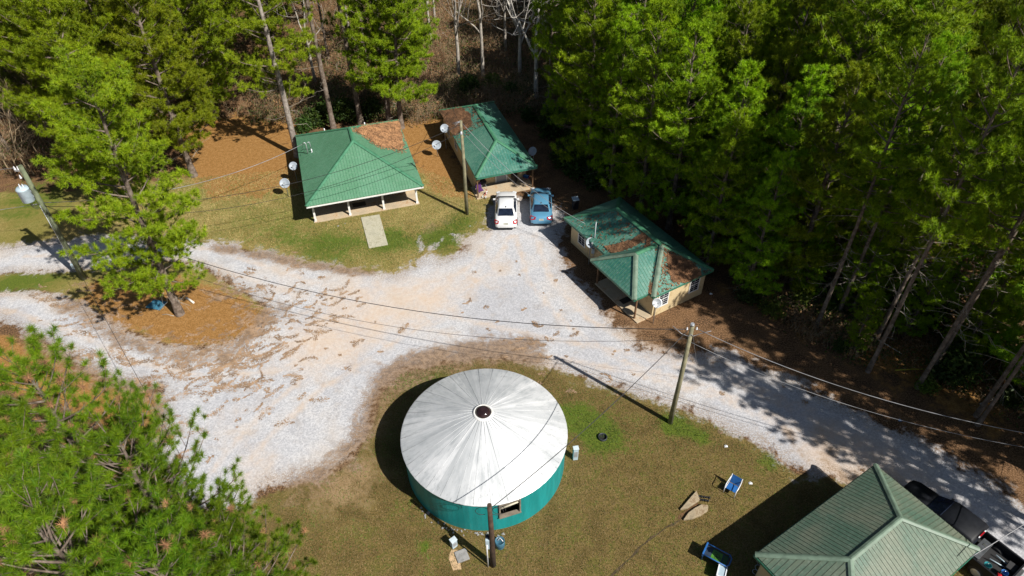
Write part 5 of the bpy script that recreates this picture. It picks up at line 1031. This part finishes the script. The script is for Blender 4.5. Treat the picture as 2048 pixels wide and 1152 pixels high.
# ------------------------------------------------------------------ small things on the ground
def pedestal(label, p, rz, w=.30, h=.95):
    t = thing('utility_pedestal', label, 'utility pedestal', p, rz); b = MB(); b.box((0, 0, h / 2), (w, w * .8, h)); b.build('cabinet', M_GREY, t, bevel=.012); b = MB(); b.box((0, 0, h + .02), (w + .04, w * .8 + .04, .05)); b.build('lid', mat('light_grey_lid', (.55, .62, .66), .4), t, bevel=.01); b = MB(); b.box((0, -w * .4 - .006, h * .55), (w * .7, .012, h * .5)); b.build('door', M_GALV, t)
pedestal('slim pale utility pedestal on the lawn at the right side of the round building', G(1150, 917), R(8), .28, 1.0); pedestal('small pale utility pedestal on the lawn left of the dark meter pole', G(908, 1092), R(38), .30, .62)
b = MB(); b.box((0, 0, .03), (.62, .62, .08)); tag(b.build('concrete_pad', M_GREYC, None, G(924, 1112), R(22), bevel=.01), 'square grey concrete lid lying in the lawn left of the dark meter pole', 'concrete pad')
b = MB(); b.prism([(x * .5 + .05 * math.sin(i * 2.3), y * 1) for i, (x, y) in enumerate([(-.45, -.5), (.3, -.55), (.5, -.1), (.35, .5), (-.2, .6), (-.55, .2)])], 0, .008); tag(b.build('bare_soil', mat('tan_sand', (.50, .34, .19), .95, var=.2, scale=5), None, G(911, 1120), R(15)), kind='structure')
bn = thing('drum', 'blue-grey drum standing behind the dark meter pole', 'drum', G(1000, 1092), .3); b = MB(); b.lathe([(.22, 0), (.25, .08), (.25, .3), (.26, .32), (.25, .34), (.25, .55), (.23, .56), (.21, .50), (.001, .5)], (0, 0, 0), 18); b.build('drum', mat('faded_blue_drum', (.05, .14, .20), .45, var=.3), bn); b = MB(); b.tube([(-.1, .05, .52), (.05, .1, .62), (.15, -.1, .55)], .02, 5); b.build('hose', M_PORC, bn)
fp = thing('culvert_pipe', 'round black pipe mouth sunk in the green patch right of the round building', 'pipe mouth', G(1205, 876)); b = MB(); b.lathe([(.24, -.02), (.27, .02), (.27, .14), (.24, .16), (.22, .10), (.21, .01)], (0, 0, 0), 22); b.build('rim', mat('black_pipe_plastic', (.03, .035, .04), .5), fp); b = MB(); b.lathe([(.215, .012), (.001, .010)], (0, 0, 0), 20); b.build('dark_disc', M_DARK, fp)  # flat near-black disc stands in for the darkness down the pipe
# lawn chair
ch = thing('lawn_chair', 'white-framed lawn chair with blue fabric on the dry lawn', 'lawn chair', G(1462, 982), R(-38)); CF = M_PORC
b = MB(); b.add([(-.26, -.26, .40), (.26, -.26, .40), (.26, .22, .36), (-.26, .22, .36)] + [(-.26, -.26, .385), (.26, -.26, .385), (.26, .22, .345), (-.26, .22, .345)], [(0, 1, 2, 3), (7, 6, 5, 4), (0, 4, 5, 1), (1, 5, 6, 2), (2, 6, 7, 3), (3, 7, 4, 0)]); b.build('seat', M_BLUE, ch)
b = MB(); b.add([(-.26, .23, .40), (.26, .23, .40), (.26, .42, .86), (-.26, .42, .86)] + [(-.26, .245, .395), (.26, .245, .395), (.26, .435, .855), (-.26, .435, .855)], [(0, 1, 2, 3), (7, 6, 5, 4), (0, 4, 5, 1), (1, 5, 6, 2), (2, 6, 7, 3), (3, 7, 4, 0)]); b.build('backrest', M_BLUE, ch)
for s_ in (-1, 1):
    b = MB(); b.tube([(s_ * .29, .43, .88), (s_ * .29, .24, .40), (s_ * .29, .22, .34), (s_ * .29, -.28, .40)], .018, 6); b.build('side_frame', CF, ch)
    b = MB(); b.tube([(s_ * .30, .38, .72), (s_ * .32, .1, .66), (s_ * .32, -.22, .66), (s_ * .31, -.32, .58), (s_ * .30, -.34, 0)], .024, 6); b.build('armrest', CF, ch)
    b = MB(); b.tube([(s_ * .29, -.05, .38), (s_ * .30, .40, 0)], .018, 6); b.build('leg', CF, ch)
# blue framed game table frame and white box in the near cabin's shade
gt = thing('play_table', 'blue-framed table with a green patterned top in the shade left of the near cabin', 'play table', G(1430, 1122), R(-33)); GM = mat('green_board', (.06, .20, .02), .5, var=.2)
b = MB()
for s_ in (-1, 1): b.tube([(-.62, s_ * .33, .62), (.55, s_ * .33, .62)], .03, 6)
b.tube([(.55, .33, .62), (.66, .2, .62), (.66, -.2, .62), (.55, -.33, .62)], .03, 6); b.build('frame', M_BLUE, gt)
b = MB(); b.box((-.62, 0, .56), (.08, .72, .26)); b.build('end_panel', M_BLUE, gt, bevel=.01)
for x, y in ((-.6, -.3), (-.6, .3), (.55, -.28), (.55, .28)): b = MB(); b.tube([(x, y, .6), (x, y, 0)], .022, 6); b.build('leg', M_BLUE, gt)
b = MB(); b.box((0, 0, .5), (1.14, .6, .03)); tp = b.build('top', mat('dark_board', (.02, .035, .06), .5), gt); b = MB(); b.box((.0, .0, .522), (.5, .48, .012)); b.build('panel', GM, tp); b = MB(); b.box((.42, .0, .522), (.2, .48, .012)); b.build('panel', mat('dark_green_board', (.02, .08, .015), .5), tp)
b = MB(); 
for k, (x, y) in enumerate(((-.08, .1), (.05, .02), (-.02, -.12), (.14, -.08))): b.tube([(x + .07 * math.cos(a), y + .07 * math.sin(a), .533) for a in np.linspace(0, 5.4, 9)], .010, 4)
b.build('marking', M_BLACK, tp)
wb = thing('white_cooler', 'white-rimmed open box standing below the blue-framed table', 'cooler', G(1440, 1152), R(-25)); b = MB(); b.box((0, 0, .25), (.36, .62, .5)); b.build('box', M_GREY, wb, bevel=.01); b = MB()
for s_ in (-1, 1): b.box((s_ * .19, 0, .52), (.05, .68, .06)); b.box((0, s_ * .32, .519), (.36, .05, .06))
b.build('rim', M_PORC, wb)
bk = thing('hoop_frame', 'small metal hoop frame lying on the ground at the left corner of the near cabin', 'metal frame', (*P2(1516, 1138), .02)); 
for k, (x, y, r_) in enumerate(((0, 0, .16), (-.22, -.2, .13))): b = MB(); b.tube([(x + r_ * math.cos(a), y + r_ * math.sin(a), .1) for a in np.linspace(0, 6.28, 15)], .014, 5); b.build('hoop', M_GALV, bk)
b = MB(); b.tube([(0, .16, .1), (-.05, .42, .35), (-.12, .5, .5)], .014, 5); b.build('stem', M_GALV, bk)
# washed-out hole with broken concrete
Zc = lambda L: [P2(1200 + .184 * x, 940 + .184 * y) for x, y in L]
M_STC = mat('stained_concrete', (.36, .29, .19), .9, var=.3, scale=3, dirt=(.2, .13, .07))
oc = G(1385, 1016); loc_ = lambda L: [(x - oc[0], y - oc[1]) for x, y in Zc(L)]
wo = thing('broken_concrete', 'broken tan concrete slab split by a brown washed-out ditch in the lawn', 'broken slab', oc)
for L in ([(1045, 240), (1078, 340), (1030, 372), (950, 425), (870, 440), (930, 370), (990, 300)], [(1105, 388), (1172, 402), (1166, 455), (1090, 505), (1000, 540), (905, 552), (955, 480), (1030, 425)]):
    b = MB(); b.prism(loc_(L)[::-1], 0, .17); b.build('slab', M_STC, wo, bevel=.015)
b = MB(); b.prism(Zc([(1092, 352), (1040, 395), (960, 470), (893, 545), (842, 530), (858, 490), (950, 430), (1040, 365)])[::-1], 0, .014); tag(b.build('ditch', mat('wet_clay', (.13, .065, .024), .8, var=.35, scale=5), None), kind='structure')
path = [(870, 548), (800, 590), (720, 622), (640, 690), (560, 735), (490, 800), (440, 830), (395, 890), (340, 950), (270, 1010), (180, 1100), (100, 1170)]
b = MB(); P_ = Zc(path); 
for k in range(len(P_) - 1):
    a_, c_ = Vector((*P_[k], .012)), Vector((*P_[k + 1], .012)); n_v = Vector((-(c_ - a_).y, (c_ - a_).x, 0)).normalized(); w0_, w1_ = .03 + .05 * (k % 3 == 1), .03 + .05 * ((k + 1) % 3 == 1); b.add([a_ + n_v * w0_, a_ - n_v * w0_, c_ - n_v * w1_, c_ + n_v * w1_], [(0, 1, 2, 3)])
tag(b.build('ditch', mat('dark_ditch_strip', (.07, .048, .02), .9, var=.4, scale=6), None), kind='structure')  # flat dark brown strip of uneven width along the ditch line
b = MB()
for k in range(9): x, y = Zc([(1075 + 14 * k, 290 + (k * 37) % 70)])[0]; b.box((x, y, .05), (.12, .1, .1), k)
tag(b.build('stones', M_BLACK, bevel=.02), 'dark stones at the head of the washed-out ditch', 'stones', kind='stuff')
# blue sheet, log, tree litter
b = MB(); b.prism([(-.62, -.42), (.55, -.5), (.62, .38), (-.5, .44)], .03, .07); tag(b.build('blue_board', mat('faded_blue_board', (.045, .16, .24), .5, var=.3), None, G(314, 610), R(-12)), 'faded blue board lying flat beside the trunk of the lone road pine', 'board')
b = MB(); b.tube([(-.4, .12, .08), (0, 0, .10), (.42, -.16, .09)], [.09, .07, .075], 10); tag(b.build('white_log', mat('peeled_log', (.62, .58, .52), .8, var=.15), None, G(381, 602), R(-18)), 'short pale peeled log lying right of the lone road pine', 'log')
b = MB(); b.tube([(-.2, 0, .02), (.1, .05, .03), (.7, -.15, .03)], .025, 5); tag(b.build('fallen_branch', M_TWIG, None, G(330, 630)), 'thin bare branch on the straw left of the lone road pine base', 'branch')
for q, s_, rz, lb in (((1755, 688), 1.5, -.6, 'forked white fallen branch on the sunny brown bank of the right wood'), ((1995, 800), 1.3, .5, 'bare white fallen branch beside the leaning trunk at the right edge'), ((1690, 590), 1.4, -.5, 'pale fallen branch among the dark trunks of the right wood')):
    b = MB(); b.tube([(-s_, .3, .1), (0, 0, .35), (s_, -.3, .2)], [.05, .04, .02], 6); b.tube([(-.4 * s_, .12, .25), (-.2, .6, .5), (.1, .9, .4)], [.03, .02, .01], 5); b.tube([(0, 0, .35), (.4, .4, .5), (.9, .5, .45)], [.03, .02, .01], 5); tag(b.build('fallen_branch', mat('bleached_wood', (.55, .50, .44), .85, var=.2), None, G(*q), rz), lb, 'branch')
b = MB(); b.tube([(-1.1, .05, .25), (0, 0, .32), (1.1, -.05, .28)], .035, 5); tag(b.build('yellow_strap', mat('yellow_plastic', (.55, .45, .03), .5), None, G(1822, 745), R(3)), 'yellow strip hanging in the dark brush above the wires', 'strip')
for q, c_, lb in (((1452, 893), M_PORC, 'small white scrap of litter on the lawn below the weathered pole'), ((1800, 841), mat('blue_litter', (.05, .25, .5), .5), 'small blue scrap of litter on the shaded bank of the right wood'), ((1501, 967), M_PORC, 'tiny white scrap of litter right of the lawn chair'), ((1505, 972), None, None), ((1422, 588), M_PORC, 'white scrap of litter at the far right corner of the right cabin')):
    if c_ is None: continue
    b = MB(); b.add([(-.1, -.06, .01), (.09, -.07, .03), (.11, .05, .015), (-.02, .09, .06), (-.1, .05, .02), (0, 0, .08)], [(0, 1, 5), (1, 2, 5), (2, 3, 5), (3, 4, 5), (4, 0, 5)]); tag(b.build('litter', c_, None, G(*q)), lb, 'litter')
for q, s_ in (((908, 470), 1.0), ((676, 452), .6), ((940, 452), .5), ((690, 447), .4)):
    b = MB(); s2_ = .16 * s_; b.add([(s2_ * math.cos(a) * (1 + .3 * math.sin(3 * a + s_)), s2_ * math.sin(a), 0) for a in np.linspace(0, 5.5, 8)] + [(.3 * s2_, .1 * s2_, s2_ * .8)], [(i, (i + 1) % 8, 8) for i in range(8)]); tag(b.build('rock', M_GREYC, None, G(*q)), 'small pale rock on the lawn in front of the porch house', 'rock', 'rocks on the porch house lawn')
# things on the middle cabin's porch
q2 = lambda x, y, z=.103: tow(O2, ang2, (x, y, z))
def grill(label, loc, rz, m):
    t = thing('barbecue_grill', label, 'grill', loc, rz); b = MB(); b.lathe([(.001, .55), (.22, .6), (.3, .75), (.31, .8), (.3, .84), (.2, 1.0), (.001, 1.04)], (0, 0, 0), 18); b.build('kettle', m, t)
    for k in range(3): a = k * 2.09; b = MB(); b.tube([(.2 * math.cos(a), .2 * math.sin(a), .62), (.32 * math.cos(a), .32 * math.sin(a), 0)], .015, 5); b.build('leg', M_GALV, t)
grill('round black barbecue grill on the left of the middle cabin porch', q2(.95, 1.35), 0, M_BLACK)
t = thing('trash_can', 'black barrel bin against the front wall right of the middle cabin door', 'bin', q2(L2 * .72, 1.7)); b = MB(); b.lathe([(.22, 0), (.27, .75)], (0, 0, 0), 16); b.build('barrel', M_BLACK, t); b = MB(); b.lathe([(.29, .75), (.29, .8), (.15, .86), (.001, .87)], (0, 0, 0), 16); b.build('lid', M_BLACK, t)
t = thing('folding_chair', 'dark purple chair by the left post of the middle cabin porch', 'chair', q2(.5, .8), R(30)); PU = mat('purple_fabric', (.10, .03, .14), .7)
b = MB(); b.box((0, 0, .42), (.5, .48, .05)); b.build('seat', PU, t, bevel=.01); b = MB(); b.box((0, .25, .72), (.5, .05, .55)); b.build('backrest', PU, t, bevel=.01)
for x in (-.22, .22):
    for y in (-.2, .22): b = MB(); b.tube([(x, y, .42), (x * 1.1, y * 1.1, 0)], .015, 5); b.build('leg', M_GALV, t)
t = thing('tricycle', 'small red and white tricycle lying by the left post of the middle cabin porch', 'tricycle', q2(.85, .35), R(70)); b = MB(); b.tube([(-.3, 0, .2), (0, 0, .28), (.3, 0, .22)], .025, 6); b.tube([(.3, 0, .1), (.25, 0, .5), (.25, .15, .52)], .018, 6); b.build('frame', M_RED, t)
for x, y, r_ in ((.3, 0, .16), (-.3, .15, .1), (-.3, -.15, .1)): b = MB(); b.lathe([(r_ * .5, -.02), (r_, -.02), (r_, .02), (r_ * .5, .02)], (x, y, r_), 14, Matrix.Rotation(R(90), 3, 'X')); b.build('wheel', M_PORC, t)
t = thing('toy_wagon', 'small blue and red toy cart on the ground right of the middle cabin porch', 'toy cart', G(1052, 358), R(-40)); b = MB(); b.box((0, 0, .28), (.5, .3, .18)); b.build('tub', M_BLUE, t, bevel=.02); b = MB(); b.tube([(.25, 0, .2), (.5, 0, .5)], .015, 5); b.build('handle', M_RED, t)
for x in (-.17, .17):
    for y in (-.17, .17): b = MB(); b.lathe([(.03, -.02), (.09, -.02), (.09, .02), (.03, .02)], (x, y, .09), 12, Matrix.Rotation(R(90), 3, 'X')); b.build('wheel', M_RED, t)
t = thing('trash_can', 'dark bin with a pale lid in the shade above the right cabin', 'bin', G(1150, 416), R(10)); b = MB(); b.add([(x * s_, y * s_, z) for z, s_ in ((0, .8), (.9, 1)) for x, y in ((-.25, -.28), (.25, -.28), (.25, .28), (-.25, .28))], [(3, 2, 1, 0), (4, 5, 6, 7), (0, 1, 5, 4), (1, 2, 6, 5), (2, 3, 7, 6), (3, 0, 4, 7)]); b.build('bin', mat('dark_bin', (.02, .02, .024), .6), t); b = MB(); b.box((0, 0, .93), (.54, .6, .06)); b.build('lid', M_GREY, t, bevel=.02)

for o in COL.objects:
    if 'label' in o and len(o['label'].replace('-', ' ').split()) > 15: print('LONG', o.name, len(o['label'].split()), o['label'])
